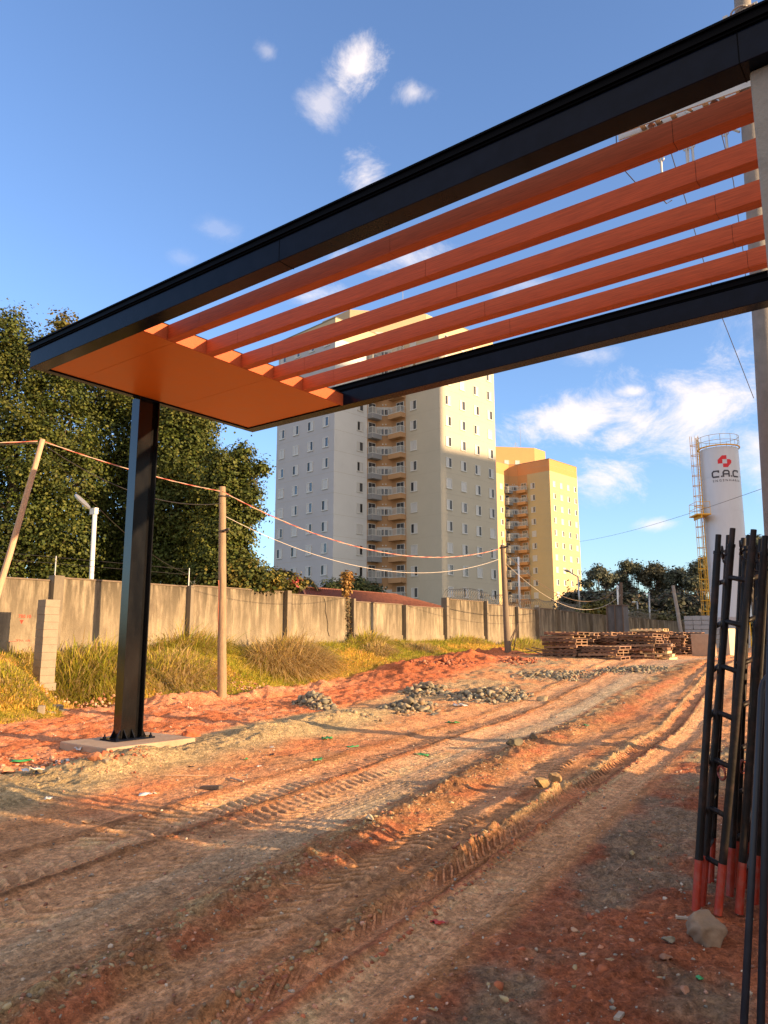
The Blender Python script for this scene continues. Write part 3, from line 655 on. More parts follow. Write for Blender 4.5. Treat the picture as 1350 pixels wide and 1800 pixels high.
# ---------------------------------------------------------------- poles, lamps, wires
def pole(name, base, top, r0, r1, mt, label, cat='pole', sink=.3):
    d = (top - base).normalized(); m = MB(); n = 9
    pts = [base - d * sink] + [base.lerp(top, k / n) + Vector((random.uniform(-.008, .008), random.uniform(-.008, .008), 0)) for k in range(n + 1)]
    m.tube(pts, [r0] + [r0 + (r1 - r0) * k / n for k in range(n + 1)], 12)
    o = m.build(name, mt, origin=base, smooth=True)
    md = o.modifiers.new('e', 'EDGE_SPLIT')
    return tag(o, label, cat)
random.seed(3)
tL = at(75, 772, 15.8); bL = Vector((-8.55, 15.8, gh(-8.55, 15.8)))
p_left = thing('wooden_pole', 'slim pale wooden pole leaning to the right at the left edge', 'pole', bL)
def pole_part(root, base, top, r0, r1, mt, sink=.3):
    d = (top - base).normalized(); m = MB(); n = 9
    pts = [base - d * sink] + [base.lerp(top, k / n) + Vector((random.uniform(-.008, .008), random.uniform(-.008, .008), 0)) for k in range(n + 1)]
    m.tube(pts, [r0] + [r0 + (r1 - r0) * k / n for k in range(n + 1)], 12); o = m.build('shaft', mt, root, smooth=True); o.modifiers.new('e', 'EDGE_SPLIT'); return o
M_palewood = mat('pale_pine', (.50, .33, .22), .8, var=.25, vscale=7, stretch=(6, 6, .6), dark=(.28, .17, .11), dark_amt=.4)
pole_part(p_left, bL, tL, .075, .055, M_palewood)
b1 = at(390, 1228, 21); b1.z = gh(b1.x, b1.y); t1 = at(391, 856, 21)
p1 = thing('wooden_pole', 'upright wooden pole with orange conduit standing at the foot of the grassy bank', 'pole', b1)
pole_part(p1, b1, t1, .13, .095, mat('pine_pole', (.29, .20, .125), .85, var=.3, vscale=6, stretch=(7, 7, .6), dark=(.14, .10, .07), dark_amt=.6, dscale=4))
m = MB(); cpts = [at(384.5 + (0.8 * math.sin(k * 1.3)), 1020 + k * 17, 20.93) for k in range(7)]; m.tube(cpts, .018, 6); m.build('conduit', M_hose, p1)
m = MB(); pk = at(393, 934, 20.9); m.tube([pk - AV * .1, pk + AV * .22 + ZV * .05], .035, 6); m.ring(pk, ZV, .115, .012, 12); m.build('bracket', M_wire, p1)
m = MB()
for zz in (t1.z - .28,): m.ring(Vector((t1.x, t1.y, zz)), ZV, .11, .02, 12); m.tube([Vector((t1.x, t1.y, zz)), Vector((t1.x + .2, t1.y, zz + .02))], .04, 6)
m.build('insulator', M_wire, p1)
b2 = at(893, 1155, 31); b2.z = gh(b2.x, b2.y); t2 = at(883, 958, 31)
p2 = thing('wooden_pole', 'dark wooden pole in front of the gap between the two tower blocks', 'pole', b2)
pole_part(p2, b2, t2, .14, .09, mat('dark_pole', (.17, .13, .095), .85, var=.3, vscale=6, stretch=(7, 7, .6)))
m = MB(); zz = t2 - ZV * .12; m.tube([zz - AV * .12, zz + AV * .28 + ZV * .05], .035, 6); m.ring(zz, ZV, .12, .02, 12); m.tube([t2, t2 + ZV * .22], .02, 5); m.build('bracket', M_wire, p2)

def sag(p, q, drop, n=28): return [p.lerp(q, k / n) - ZV * (drop * 4 * (k / n) * (1 - k / n)) for k in range(n + 1)]
def twisted(pts, rad, label, turns_per_m=1.1):
    root = thing('twisted_cable', label, 'cable', pts[0]); fine_pts = []
    for a, b in zip(pts, pts[1:]):
        L = (b - a).length; n = max(2, int(L / .09))
        for k in range(n): fine_pts.append(a.lerp(b, k / n))
    dist = 0; out = ([], []); prev = fine_pts[0]
    for p in fine_pts:
        dist += (p - prev).length; prev = p; th = dist * turns_per_m * 2 * math.pi
        o = (AV * math.cos(th) + ZV * math.sin(th)) * rad
        out[0].append(p + o); out[1].append(p - o)
    for pts_, mt in zip(out, (M_rope_r, M_rope_w)):
        m = MB(); m.tube(pts_, rad * 1.05, 5); m.build('strand', mt, root)
tj1 = at(391, 864, 20.9); tj2 = at(881, 964, 31)
tF = at(-430, 778, 13.6); bF = Vector((tF.x - .1, 13.6, gh(tF.x, 13.6)))
pF = thing('wooden_pole', 'wooden pole carrying the cables beyond the left picture edge', 'pole', bF); pole_part(pF, bF, tF + ZV * .05, .08, .06, M_palewood)
twisted(sag(tF, tL - ZV * .04, .06, 10), .007, 'red and white twisted cable reaching the leaning pole from the left edge')
twisted(sag(tL - ZV * .04, tj1, .10), .007, 'red and white twisted cable crossing behind the black column')
twisted(sag(tj1, tj2, .98), .009, 'red and white twisted cable sagging in front of the grey tower')
def wire(pts, r, mt, label, cat='wire'):
    m = MB(); m.tube(pts, r, 4); o = m.build('wire', mt, origin=pts[0]); return tag(o, label, cat)
wire(sag(at(391, 905, 20.95), at(880, 982, 31), 1.05), .008, M_wirelt, 'thin pale wire sagging below the twisted cable across the towers')
wire(sag(tL - ZV * .1, at(390, 885, 20.95), .45), .010, M_wire, 'thin dark wire slung between the leaning pole and the conduit pole')
wire(sag(tL - ZV * .12, wpt(s_at(330), -.02, 3.9), .4), .008, M_wire, 'thin guy wire dropping from the leaning pole top to the wall')
wire(sag(tF - ZV * .1, tL - ZV * .08, .06, 8), .01, M_wire, 'thin dark wire at the left edge under the twisted cable')
pd_b = at(1090, 1105, 52); pd_b.z = gh(pd_b.x, pd_b.y); pd_t = at(1091, 1024, 52)
o = pole('wooden_pole', pd_b, pd_t, .16, .13, M_wooddk, 'far dark wooden pole beside the dark site box'); 
wire(sag(tj2, pd_t - ZV * .2, 1.6), .018, M_wooddk, 'dark cable sagging from the dark pole past the orange tower', 'cable')
wire(sag(at(884, 985, 31), pd_t - ZV * .8, 1.5), .008, M_wirelt, 'thin orange tinted wire below the sagging dark cable')
pt_b = at(1199, 1092, 56); pt_b.z = gh(pt_b.x, pt_b.y); pt_t = at(1183, 1029, 56)
pole('wooden_pole', pt_b, pt_t, .14, .12, mat('grey_pole', (.30, .27, .24), .85, var=.2), 'grey pole leaning left in front of the dark eucalyptus trees')
wire(sag(pt_t, at(1142, 1068, 66), .9), .03, M_wire, 'short dark cable drooping left from the leaning grey pole', 'cable')
wire(sag(at(1018, 952, 90), at(1500, 800, 30), .5), .012, M_wire, 'very thin power line crossing the sky behind the silo')

def lamp_post(base, top, r, label, arm=None, head=None, mt=M_galv, group=None):
    root = thing('street_lamp', label, 'street lamp', base, group); m = MB(); m.tube([base - ZV * .3, top], [r, r * .8], 8); m.build('post', mt, root, smooth=True)
    if arm is not None:
        m = MB(); m.tube([top, arm], r * .6, 6); m.build('arm', mt, root)
        d = (arm - top).normalized(); u = d.cross(ZV).normalized()
        m = MB(); m.box(arm + d * (head / 2), d * (head / 2), u * head * .22, u.cross(d) * .045); m.build('lamp_head', M_white, root)
    return root
lb = at(163, 1010, 25.5); lt = at(167, 897, 25.5); lbase = Vector((lb.x, lb.y, 1.05))
lp = thing('street_lamp', 'white solar street lamp with a tilted panel in front of the big trees', 'street lamp', lbase)
m = MB(); m.tube([lbase - ZV * .2, lt], .075, 12); m.build('post', M_white, lp, smooth=True)
m = MB(); m.box(lt + AV * -.06 + ZV * -.03, AV * .16, BV * .07, ZV * .11); m.build('bracket', M_white, lp, bevel=.01)
c0, c1 = at(159, 895, 25.4), at(131, 868, 25.4); dd = (c1 - c0).normalized(); uu = Vector((.35, .9, .1)).cross(dd).normalized(); vv = dd.cross(uu).normalized()
m = MB(); ell = [(c0 + c1) / 2 + dd * ((c1 - c0).length * .46 * math.cos(a)) + vv * (.12 * math.sin(a)) for a in [2 * math.pi * k / 20 for k in range(20)]]
m.add([p + uu * .03 for p in ell] + [p - uu * .03 for p in ell], [tuple(range(20)), tuple(range(39, 19, -1))] + [(i, 20 + i, 20 + (i + 1) % 20, (i + 1) % 20) for i in range(20)])
o = m.build('lamp_head', M_galv, lp)
m = MB(); m.box((c0 + c1) / 2 - uu * .036, dd * .2, vv * .09, uu * .006); m.build('solar_panel', M_glass, lp)
lamp_post(at(914, 1072, 47) * 1, at(911, 979, 47), .07, 'plain white lamp post in front of the orange tower balconies', mt=M_white)
lamp_post(at(1020, 1080, 75), at(1016, 1014, 75), .09, 'grey lamp post with a long arm in front of the yellow tower edge', at(1000, 1005, 73), .9)
lamp_post(at(1088, 1082, 62), at(1085, 1029, 62), .09, 'white lamp post directly left of the far dark pole', at(1088, 1034, 61), .3, mt=M_white)
for (bx, by, tx, ty, Y, lab) in ((1143, 1090, 1141, 1044, 66, 'tallest of the far lamp posts, right of the tree gap'), (1124, 1088, 1120, 1058, 78, 'middle far lamp post above the wall coping'),
                                 (1106, 1084, 1105, 1073, 92, 'small far lamp post just right of the dark site box'), (1158, 1092, 1157, 1084, 95, 'shortest far lamp post near the wall end')):
    lamp_post(at(bx, by + 14, Y), at(tx, ty, Y), .085, lab, at(tx - 4, ty, Y - .5), .5, group=None)

# block pillar in the ditch
bb = at(72, 1250, 20); pb = Vector((bb.x, bb.y, gh(bb.x, bb.y) - .05)); top_z = 2.60
pil = thing('block_pillar', 'rough free-standing pillar of concrete blocks between the turf mound and the tall grass', 'pillar', pb)
ga, gb = pb.x * AV.x + pb.y * AV.y, pb.x * BV.x + pb.y * BV.y
random.seed(8); zz = pb.z; k = 0
while zz < top_z - .02:
    h = .195; ja, jb = random.uniform(-.004, .004), random.uniform(-.004, .004); wd = .20 + (.03 if k == 0 else 0)
    m = MB(); m.abox(ga - wd + ja, ga + wd + ja, gb - wd + jb, gb + wd + jb, zz, zz + h - .003)
    m.build('block', M_block, pil, bevel=.005)
    if k: 
        m = MB(); m.abox(ga - .17, ga + .17, gb - .17, gb + .17, zz - .012, zz + .004); m.build('mortar', M_pad, pil)
    zz += h; k += 1
def loose_block(x, y, s, label, rz):
    P = on_ground(x, y); u = Vector((math.cos(rz), math.sin(rz), 0)); v = Vector((-u.y, u.x, .1)).normalized()
    m = MB(); m.box(P + ZV * s[2] * .8, u * s[0], v * s[1], ZV * s[2]); o = m.build('concrete_fragment', M_block, origin=P, bevel=.015); tag(o, label, 'rubble block')
loose_block(98, 1252, (.14, .10, .09), 'pale block fragment leaning at the foot of the block pillar', .7)
loose_block(72, 1258, (.07, .07, .11), 'small upright block chip left of the pillar foot', .3)
loose_block(111, 1256, (.12, .09, .06), 'flat block fragment farthest right of the pillar foot', 1.1)
loose_block(90, 1259, (.10, .08, .05), 'low block fragment in front of the pillar foot', 2.1)

# ---------------------------------------------------------------- utility pole behind the canopy
ub, ut = Vector((6.02, 11.5, gh(6.0, 11.5))), at(1304, -14, 11.5)
up = thing('utility_pole', 'thick round concrete utility pole behind the slats at the right edge', 'utility pole', ub)
m = MB(); m.tube([ub - ZV * .4] + [ub.lerp(ut, k / 8) for k in range(9)], [.225] + [.22 - .088 * k / 8 for k in range(9)], 24); o = m.build('shaft', M_conc, up, smooth=True); o.modifiers.new('e', 'EDGE_SPLIT')
pc = at(1301, 22, 11.5); m = MB(); m.ring(pc, ZV, .15, .016, 20); m.tube([pc - AV * .24, pc + AV * .24 - BV * .05], .02, 6); m.box(pc - AV * .24, AV * .04, BV * .03, ZV * .05); m.box(pc + AV * .24, AV * .04, BV * .03, ZV * .05); m.build('clamp', M_galv, up)
ca_ = at(1330, 150, 11.35); cl = at(1130, 222, 12.6); dA = (cl - ca_).normalized()
m = MB(); mid = (ca_ + cl) / 2; ln = (cl - ca_).length
for off in (-.09, .09):
    m.box(mid + BV * off, dA * (ln / 2 + .5), BV * .018, ZV * .05)
for k in range(8): m.box(ca_.lerp(cl, k / 7), dA * .05, BV * .085, ZV * .012)
m.build('crossarm', M_galv, up)
for px, py, Y, zo in ((1145, 216, 12.5, 0), (1255, 176, 11.8, 0)):
    p = at(px, py, Y); m = MB()
    m.tube([p + ZV * .0, p - ZV * .06, p - ZV * .1, p - ZV * .16, p - ZV * .2, p - ZV * .28], [.03, .075, .04, .085, .04, .03], 12); m.build('insulator', mat('brown_insulator', (.22, .10, .07), .3), up)
for a, b, Y in (((1162, 282), (1163, 306), 12.3), ((1275, 236), (1279, 262), 11.7), ((1206, 262), (1209, 290), 12.0), ((1216, 258), (1220, 288), 11.9)):
    p, q = at(*a, Y), at(*b, Y); m = MB(); m.tube([p + ZV * .35, q - ZV * .25], .022, 6); m.ring(p + ZV * .02, BV, .05, .012, 10); m.tube([q, q - ZV * .1], .035, 8); m.build('fuse_switch', M_galv, up)
m = MB(); m.tube([at(1300, 232, 11.5), at(1205, 196, 12.0)], .02, 6); m.tube([at(1207, 196, 12.05), at(1210, 292, 12.0)], .022, 6); m.build('brace', M_galv, up)
wire([at(x, y, 12.4 + k * 1.2) for k, (x, y) in enumerate(((1163, 212), (1180, 270), (1205, 352), (1237, 460), (1270, 560), (1300, 636), (1325, 700)))], .009, M_wire, 'dark service wire hanging from the crossarm end down to the right')
wire([at(x, y, 12.0 + k * .8) for k, (x, y) in enumerate(((1255, 185), (1272, 250), (1289, 318), (1298, 385), (1306, 440), (1312, 500)))], .008, M_wire, 'dark jumper wire running down close beside the utility pole')
wire([at(1083, 236, 13), at(1084, 262, 13), at(1100, 302, 13), at(1119, 323, 13.1), at(1150, 335, 13.1), at(1172, 358, 13.2), at(1181, 352, 13.2)], .010, M_wire, 'loose looped wire end hanging between the second and third slats')
# ---------------------------------------------------------------- apartment towers
T1 = Vector((.697, .717, 0)); T2 = Vector((-.717, .697, 0))
FL = 2.91
def win_mesh(kind, mats, w=1.12, h=1.28):
    # built in local (x along wall, y outward, z up), centred
    m = MB(); X, Y_, Z = Vector((1, 0, 0)), Vector((0, 1, 0)), Vector((0, 0, 1))
    fw = .07
    for sx in (-1, 1): m.box(X * sx * (w / 2) + Y_ * .02, X * fw / 2, Y_ * .05, Z * (h / 2 + fw / 2), 0)
    for sz in (-1, 1): m.box(Z * sz * (h / 2) + Y_ * .02, X * (w / 2 - fw / 2 - .001), Y_ * .049, Z * fw / 2, 0)
    m.box(Z * (-h / 2 - .08) + Y_ * .03, X * (w / 2 + .08), Y_ * .07, Z * .03, 0)
    if kind == 0:     # both leaves shut
        m.box(X * -.26 + Y_ * .012, X * .25, Y_ * .015, Z * (h / 2 - .04), 1); m.box(X * .26 + Y_ * .024, X * .25, Y_ * .015, Z * (h / 2 - .04), 1)
    elif kind == 1:   # left part open
        m.box(X * .22 + Y_ * .02, X * .29, Y_ * .015, Z * (h / 2 - .04), 1); m.box(X * -.30 + Y_ * .004, X * .225, Y_ * .004, Z * (h / 2 - .04), 2)
    elif kind == 2:
        m.box(X * -.22 + Y_ * .02, X * .29, Y_ * .015, Z * (h / 2 - .04), 1); m.box(X * .30 + Y_ * .004, X * .225, Y_ * .004, Z * (h / 2 - .04), 2)
    elif kind == 3:   # glass behind
        m.box(X * .28 + Y_ * .02, X * .24, Y_ * .015, Z * (h / 2 - .04), 1); m.box(X * -.26 + Y_ * .006, X * .26, Y_ * .006, Z * (h / 2 - .04), 3)
    elif kind == 4:   # two-pane kitchen window with roller box
        m.box(Z * (h / 2 - .18) + Y_ * .02, X * (w / 2 - .05), Y_ * .03, Z * .15, 1)
        m.box(Z * -.16 + Y_ * .004, X * (w / 2 - .05), Y_ * .004, Z * (h / 2 - .2), 3)
        m.box(Z * -.16 + Y_ * .02, X * .03, Y_ * .02, Z * (h / 2 - .2), 0)
    elif kind == 5:
        m.box(Z * (h / 2 - .18) + Y_ * .02, X * (w / 2 - .05), Y_ * .03, Z * .15, 1)
        m.box(X * -.12 + Z * -.16 + Y_ * .004, X * (w / 2 - .18), Y_ * .004, Z * (h / 2 - .2), 3)
        m.box(X * (w / 2 - .15) + Z * -.16 + Y_ * .005, X * .12, Y_ * .005, Z * (h / 2 - .2), 2)
        m.box(Z * -.16 + Y_ * .02, X * .03, Y_ * .02, Z * (h / 2 - .2), 0)
    o = m.build('window_src', mats); me = o.data; bpy.data.objects.remove(o); return me
M_shut = mat('window_shutter', (.50, .50, .50), .55, var=.03)
M_wframe = mat('window_frame', (.60, .60, .58), .5)
WIN = [win_mesh(k, [M_wframe, M_shut, M_dark, M_glass]) for k in range(4)] + [win_mesh(k, [M_wframe, M_shut, M_dark, M_glass], 1.0, 1.15) for k in (4, 5)]
def place(me, name, parent, P, n, u):
    o = bpy.data.objects.new(name, me); SC.collection.objects.link(o)
    u = n.cross(ZV)
    M = Matrix((( u.x, n.x, 0, P.x), (u.y, n.y, 0, P.y), (0, 0, 1, P.z), (0, 0, 0, 1)))
    o.parent = parent; o.matrix_parent_inverse = Matrix.Translation(-parent.location); o.matrix_basis = M
    return o
def balcony_meshes(L, D, mslab, mrail):
    X, Y_, Z = Vector((1, 0, 0)), Vector((0, 1, 0)), Vector((0, 0, 1))
    m = MB(); m.box(Y_ * D / 2 + Z * .10, X * (L / 2), Y_ * D / 2, Z * .34)
    s = m.build('s', mslab); sm = s.data; bpy.data.objects.remove(s)
    m = MB()
    for zz in (.50, 1.38): m.box(Y_ * (D - .05) + Z * zz, X * (L / 2 - .02), Y_ * .03, Z * .035)
    for sx in (-1, 1):
        for zz in (.50, 1.38): m.box(X * sx * (L / 2 - .05) + Y_ * (D / 2 - .04) + Z * zz, X * .03, Y_ * (D / 2 - .05), Z * .034)
    n = int(L / .14)
    for k in range(n + 1): m.box(X * (-L / 2 + .06 + (L - .12) * k / n) + Y_ * (D - .05) + Z * .94, X * .018, Y_ * .02, Z * .40)
    for sx in (-1, 1):
        for k in range(5): m.box(X * sx * (L / 2 - .05) + Y_ * (D * (k + .5) / 5.2) + Z * .94, X * .02, Y_ * .018, Z * .40)
    r = m.build('r', mrail); rm = r.data; bpy.data.objects.remove(r)
    return sm, rm
def tower(K2, dz, cols, label, rowsR, rowsL, rowsM, seed, left_wing=True):
    rnd = random.Random(seed)
    root = thing('apartment_tower', label, 'building', (K2.x, K2.y, 0))
    def L(s, t, z=0): return K2 + T1 * s + T2 * t + ZV * (z + dz)
    zt = 43.0
    mL, mF, mR, mM, mTop, mPent, mTrim = cols
    # main body: wall faces with their own paint
    poly = [(0, 0), (6.24, 0), (8.2, 0), (9.66, -1.5), (9.66, -4.26), (9.66, -10.5), (22.3, -10.5), (22.3, 12.6), (0, 12.6)]
    fm = [mF, mM, mM, mM, mR, mR, mR, mL, mL]
    def shell(z0, z1, mats_, name, roofmat=None):
        m = MB(); ms = []
        for i, (p, q) in enumerate(zip(poly, poly[1:] + poly[:1])):
            if mats_[i] not in ms: ms.append(mats_[i])
            m.add([L(*p, z0), L(*q, z0), L(*q, z1), L(*p, z1)], [(0, 1, 2, 3)], ms.index(mats_[i]))
        if roofmat is not None:
            if roofmat not in ms: ms.append(roofmat)
            m.add([L(*p, z1) for p in poly], [tuple(range(len(poly)))], ms.index(roofmat))
        return m.build(name, ms, root)
    shell(-2 - dz, zt, fm, 'wall')
    shell(zt + .002, 45.9, [mTop] * 9, 'parapet', mTrim)
    m = MB(); pts = poly
    for p, q in zip(pts, pts[1:] + pts[:1]):
        c = (L(*p, 45.93) + L(*q, 45.93)) / 2; d = (L(*q) - L(*p)); m.box(c, d / 2 + d.normalized() * .05, d.normalized().cross(ZV) * .08, ZV * .04)
    m.build('roof_trim', mTrim, root)
    pent = [(7.93, 5.6), (17.26, -1.7), (22.29, -1.7), (22.29, 12), (7.93, 12)]
    m = MB()
    for i, (p, q) in enumerate(zip(pent, pent[1:] + pent[:1])):
        m.add([L(*p, 45.8), L(*q, 45.8), L(*q, 51.5), L(*p, 51.5)], [(0, 1, 2, 3)])
    m.add([L(*p, 51.5) for p in pent], [tuple(range(5))]); m.build('penthouse', mPent, root)
    c = L(17.5, 4, 51.5); m = MB(); m.tube([c, c + ZV * 2.6], .06, 5); m.tube([c + ZV * 1.6 - T1 * .9, c + ZV * 1.6 + T1 * .9], .04, 4); m.tube([c + ZV * 2.2 - T1 * .7, c + ZV * 2.2 + T1 * .7], .04, 4); m.build('antenna', M_galv, root)
    c = L(14, .2, 51.5); m = MB(); m.tube([c, c + ZV * 5.5], .05, 5); m.build('antenna', M_galv, root)
    jobs = []
    offs = (1.75, 4.95, 8.15, 11.35)
    for k in rowsR:
        for o_ in offs: jobs.append((9.66 + o_, -10.5, 8.0 + FL * k, -T2, T1))
    for k in rowsR: jobs.append((9.66, -10.5 + 4.76, 8.0 + FL * k, -T1, -T2))
    for k in rowsL: jobs.append((4.83, 0, 8.0 + FL * k, -T2, T1))
    if left_wing:
        for k in rowsL:
            for o_ in offs: jobs.append((0, o_, 8.0 + FL * k, -T1, -T2))
    rest = MB()
    for i, (s, t, z, n, u) in enumerate(jobs):
        me = WIN[rnd.choice([0, 0, 1, 1, 2, 2, 3, 3, 3])]; P = L(s, t, z) + n * .002; u = n.cross(ZV)
        if i < 100: place(me, 'window', root, P, n, u)
        else:
            vs = [P + u * v.co.x + n * v.co.y + ZV * v.co.z for v in me.vertices]; o0 = len(rest.v); rest.v.extend([tuple(q) for q in vs])
            for f in me.polygons: rest.f.append(tuple(o0 + j for j in f.vertices)); rest.m.append(f.material_index)
    if rest.v: tag(rest.build('window', [M_wframe, M_shut, M_dark, M_glass], root), kind='stuff')
    dm = (L(9.66, -1.5) - L(8.2, 0)).normalized(); nm = Vector((-dm.y, dm.x, 0));
    if nm.y > 0: nm = -nm
    um = dm
    ctr = (L(9.66, -1.5) + L(8.2, 0)) / 2
    for k in rowsM:
        for sx in (-1, 1):
            P = Vector((ctr.x, ctr.y, 8.0 + FL * k + dz)) + um * sx * .53 + nm * .002; place(WIN[4 + (rnd.random() < .4)], 'kitchen_window', root, P, nm, um)
            m = MB(); q = Vector((ctr.x, ctr.y, 8.0 + FL * k + dz + .92)) + um * sx * .22 + nm * .12; m.tube([q - nm * .15, q + nm * .06], .10, 6); m.build('heater_vent', M_wframe, root)
    # balconies beside the middle windows
    sA, rA = balcony_meshes(1.9, 1.0, mLs, M_rail); sB, rB = balcony_meshes(2.5, 1.0, mM, M_rail)
    dA = MB(); X, Y_, Z = Vector((1, 0, 0)), Vector((0, 1, 0)), Vector((0, 0, 1))
    dA.box(Z * 1.1 + Y_ * .02, X * .75, Y_ * .03, Z * 1.05, 0); dA.box(Z * 1.1 + X * -.34 + Y_ * .035, X * .31, Y_ * .025, Z * .97, 1); dA.box(Z * 1.1 + X * .34 + Y_ * .035, X * .31, Y_ * .025, Z * .97, 1)
    o = dA.build('d', [M_wframe, M_glass]); dme = o.data; bpy.data.objects.remove(o)
    for k in rowsM:
        z = 8.0 + FL * k - 1.25
        b = place(sA, 'balcony', root, L(7.25, -.001, z), -T2, T1); r = place(rA, 'railing', root, L(7.25, -.001, z), -T2, T1)
        r.parent = b; r.matrix_parent_inverse = Matrix.Identity(4); r.matrix_basis = Matrix.Identity(4)
        b = place(sB, 'balcony', root, L(9.66 - .001, -2.95, z), -T1, -T2); r = place(rB, 'railing', root, L(9.66, -2.95, z), -T1, -T2)
        r.parent = b; r.matrix_parent_inverse = Matrix.Identity(4); r.matrix_basis = Matrix.Identity(4)
        place(dme, 'balcony_door', root, L(7.15, 0, z + .1), -T2, T1); place(dme, 'balcony_door', root, L(9.66, -3.2, z + .1), -T1, -T2)
    # penthouse windows
    pn = Vector((-.62, -.78, 0)); dpp = (L(17.26, -1.7) - L(7.93, 5.6)).normalized(); pnn = Vector((dpp.y, -dpp.x, 0)); cpt = (L(17.26, -1.7) + L(7.93, 5.6)) / 2
    for sx in (-1.4, 1.4): place(WIN[0], 'penthouse_window', root, Vector((cpt.x, cpt.y, dz + 47.4)) + dpp * sx + pnn * .003, pnn, dpp)
    # expansion joint lines
    m = MB()
    for k in range(-2, 13):
        z = 8.0 + FL * k + 1.52
        m.box(L(9.66 + 6.3, -10.5, z), T1 * 6.3, T2 * .006, ZV * .012); m.box(L(9.66, -7.4, z), T2 * 3.1, T1 * .006, ZV * .012)
        m.box(L(3.1, 0, z), T1 * 3.1, T2 * .006, ZV * .012); m.box(L(0, 6.3, z), T2 * 6.3, T1 * .006, ZV * .012)
    m.build('facade_joints', mTrim2, root)
    return root
mLs = mat('balcony_grey', (.26, .27, .29), .8, var=.05)
M_rail = mat('railing_pale', (.60, .62, .62), .5)
mTrim2 = mat('joint_grey', (.40, .36, .29), .85)
mT = mat('roof_trim_grey', (.22, .21, .19), .8)
def paint(n, c): return mat(n, c, .88, var=.05, vscale=.22, bump_=.002, bscale=6, dark=tuple(x * .78 for x in c), dark_amt=.22, dscale=.5)
cA = (paint('tower_blue_grey', (.43, .43, .46)), paint('tower_light_grey', (.57, .58, .59)), paint('tower_cream', (.47, .43, .35)), paint('tower_tan', (.46, .28, .15)),
      paint('tower_beige_top', (.52, .41, .27)), paint('tower_beige_pent', (.50, .37, .24)), mT)
cA = cA[:2] + (cA[2],) + cA[3:]
K2a = Vector((-6.72, 98.4, 0))
tower(K2a, 0, cA, 'tall grey and cream apartment tower with lower floors in shade, behind the tiled roof', range(-2, 13), range(-1, 13), range(-1, 13), 5)
cB = (paint('tower_b_orange', (.50, .29, .13)), paint('tower_b_cream', (.50, .37, .20)), paint('tower_b_yellow', (.52, .40, .21)), paint('tower_b_tan', (.52, .27, .11)),
      paint('tower_b_top', (.62, .27, .10)), paint('tower_b_pent', (.55, .28, .12)), mT)
# the orange tower's broad shaded side has its own orange paint
K2b = Vector((24.84, 173.99, 0))
tB = tower(K2b, -1.7, cB, 'farther orange and yellow apartment tower standing right behind the grey tower', range(-1, 12), range(-1, 12), range(-1, 12), 9, left_wing=False)

# ---------------------------------------------------------------- low tiled house behind the wall
def hip_house(s0, s1, w0, w1, zr, ze, label, mt, name='house'):
    root = thing(name, label, 'house', wpt((s0 + s1) / 2, (w0 + w1) / 2, 1))
    wm = (w0 + w1) / 2; d = (w0 - w1) / 2 * .9
    m = MB(); m.box(wpt((s0 + s1) / 2, wm, (1 + ze) / 2), BV * ((s1 - s0) / 2 - .4), AV * (abs(w0 - w1) / 2 - .4), ZV * ((ze - 1) / 2)); m.build('wall', M_cream, root)
    e = [wpt(s0, w0, ze), wpt(s1, w0, ze), wpt(s1, w1, ze), wpt(s0, w1, ze)]; r0, r1 = wpt(s0 + d, wm, zr), wpt(s1 - d, wm, zr)
    # tiles as real corrugated rows on the two long slopes and the hips
    m = MB(); rnd = random.Random(4)
    def slope(a, b, ra, rb, n):
        for k in range(n):
            f0, f1 = k / n, (k + .62) / n
            p0, p1 = a.lerp(b, f0), a.lerp(b, f1); q0, q1 = ra.lerp(rb, f0), ra.lerp(rb, f1); nn = (p1 - p0).cross(q0 - p0)
            if nn.length < 1e-6: continue
            nn.normalize(); nn = nn if nn.z > 0 else -nn; pm, qm = (p0 + p1) / 2 + nn * .07, (q0 + q1) / 2 + nn * .07
            m.add([p0, pm, p1, q1, qm, q0], [(0, 1, 4, 5), (1, 2, 3, 4)])
        m.add([a, b, rb, ra], [(0, 1, 2, 3)])
    L_ = (s1 - s0); slope(e[0], e[1], r0, r1, int(L_ / .24)); slope(e[3], e[0], r0, r0 + BV * .001, 30); slope(e[1], e[2], r1, r1 + BV * .001, 30); slope(e[2], e[3], r1, r0, 30)
    m.tube([r0, r1], .09, 6); m.tube([e[0], r0], .08, 6); m.tube([e[3], r0], .08, 6)
    m.build('roof', mt, root)
hip_house(s_at(520, -2.0), s_at(800, -2.5), -1.2, -7.8, 4.2, 3.1, 'low house with a red clay tile roof directly behind the wall', M_tile)
hs0 = at(372, 1016, 30); hroot = thing('small_house', 'small cream house gable with a red ridge behind the conduit pole', 'house', Vector((hs0.x, hs0.y, 1)))
m = MB(); c = Vector(((at(390, 1030, 30)).x, 30, 2.6)); m.box(c, AV * .55, BV * .9, ZV * 1.25); m.build('wall', M_cream, hroot)
m = MB(); m.box(c + ZV * 1.33, AV * .72, BV * 1.1, ZV * .07); m.build('eave', M_cream, hroot)
m = MB(); m.box(c + ZV * 1.5, AV * .5, BV * 1.0, ZV * .09); m.build('roof', M_tile, hroot)

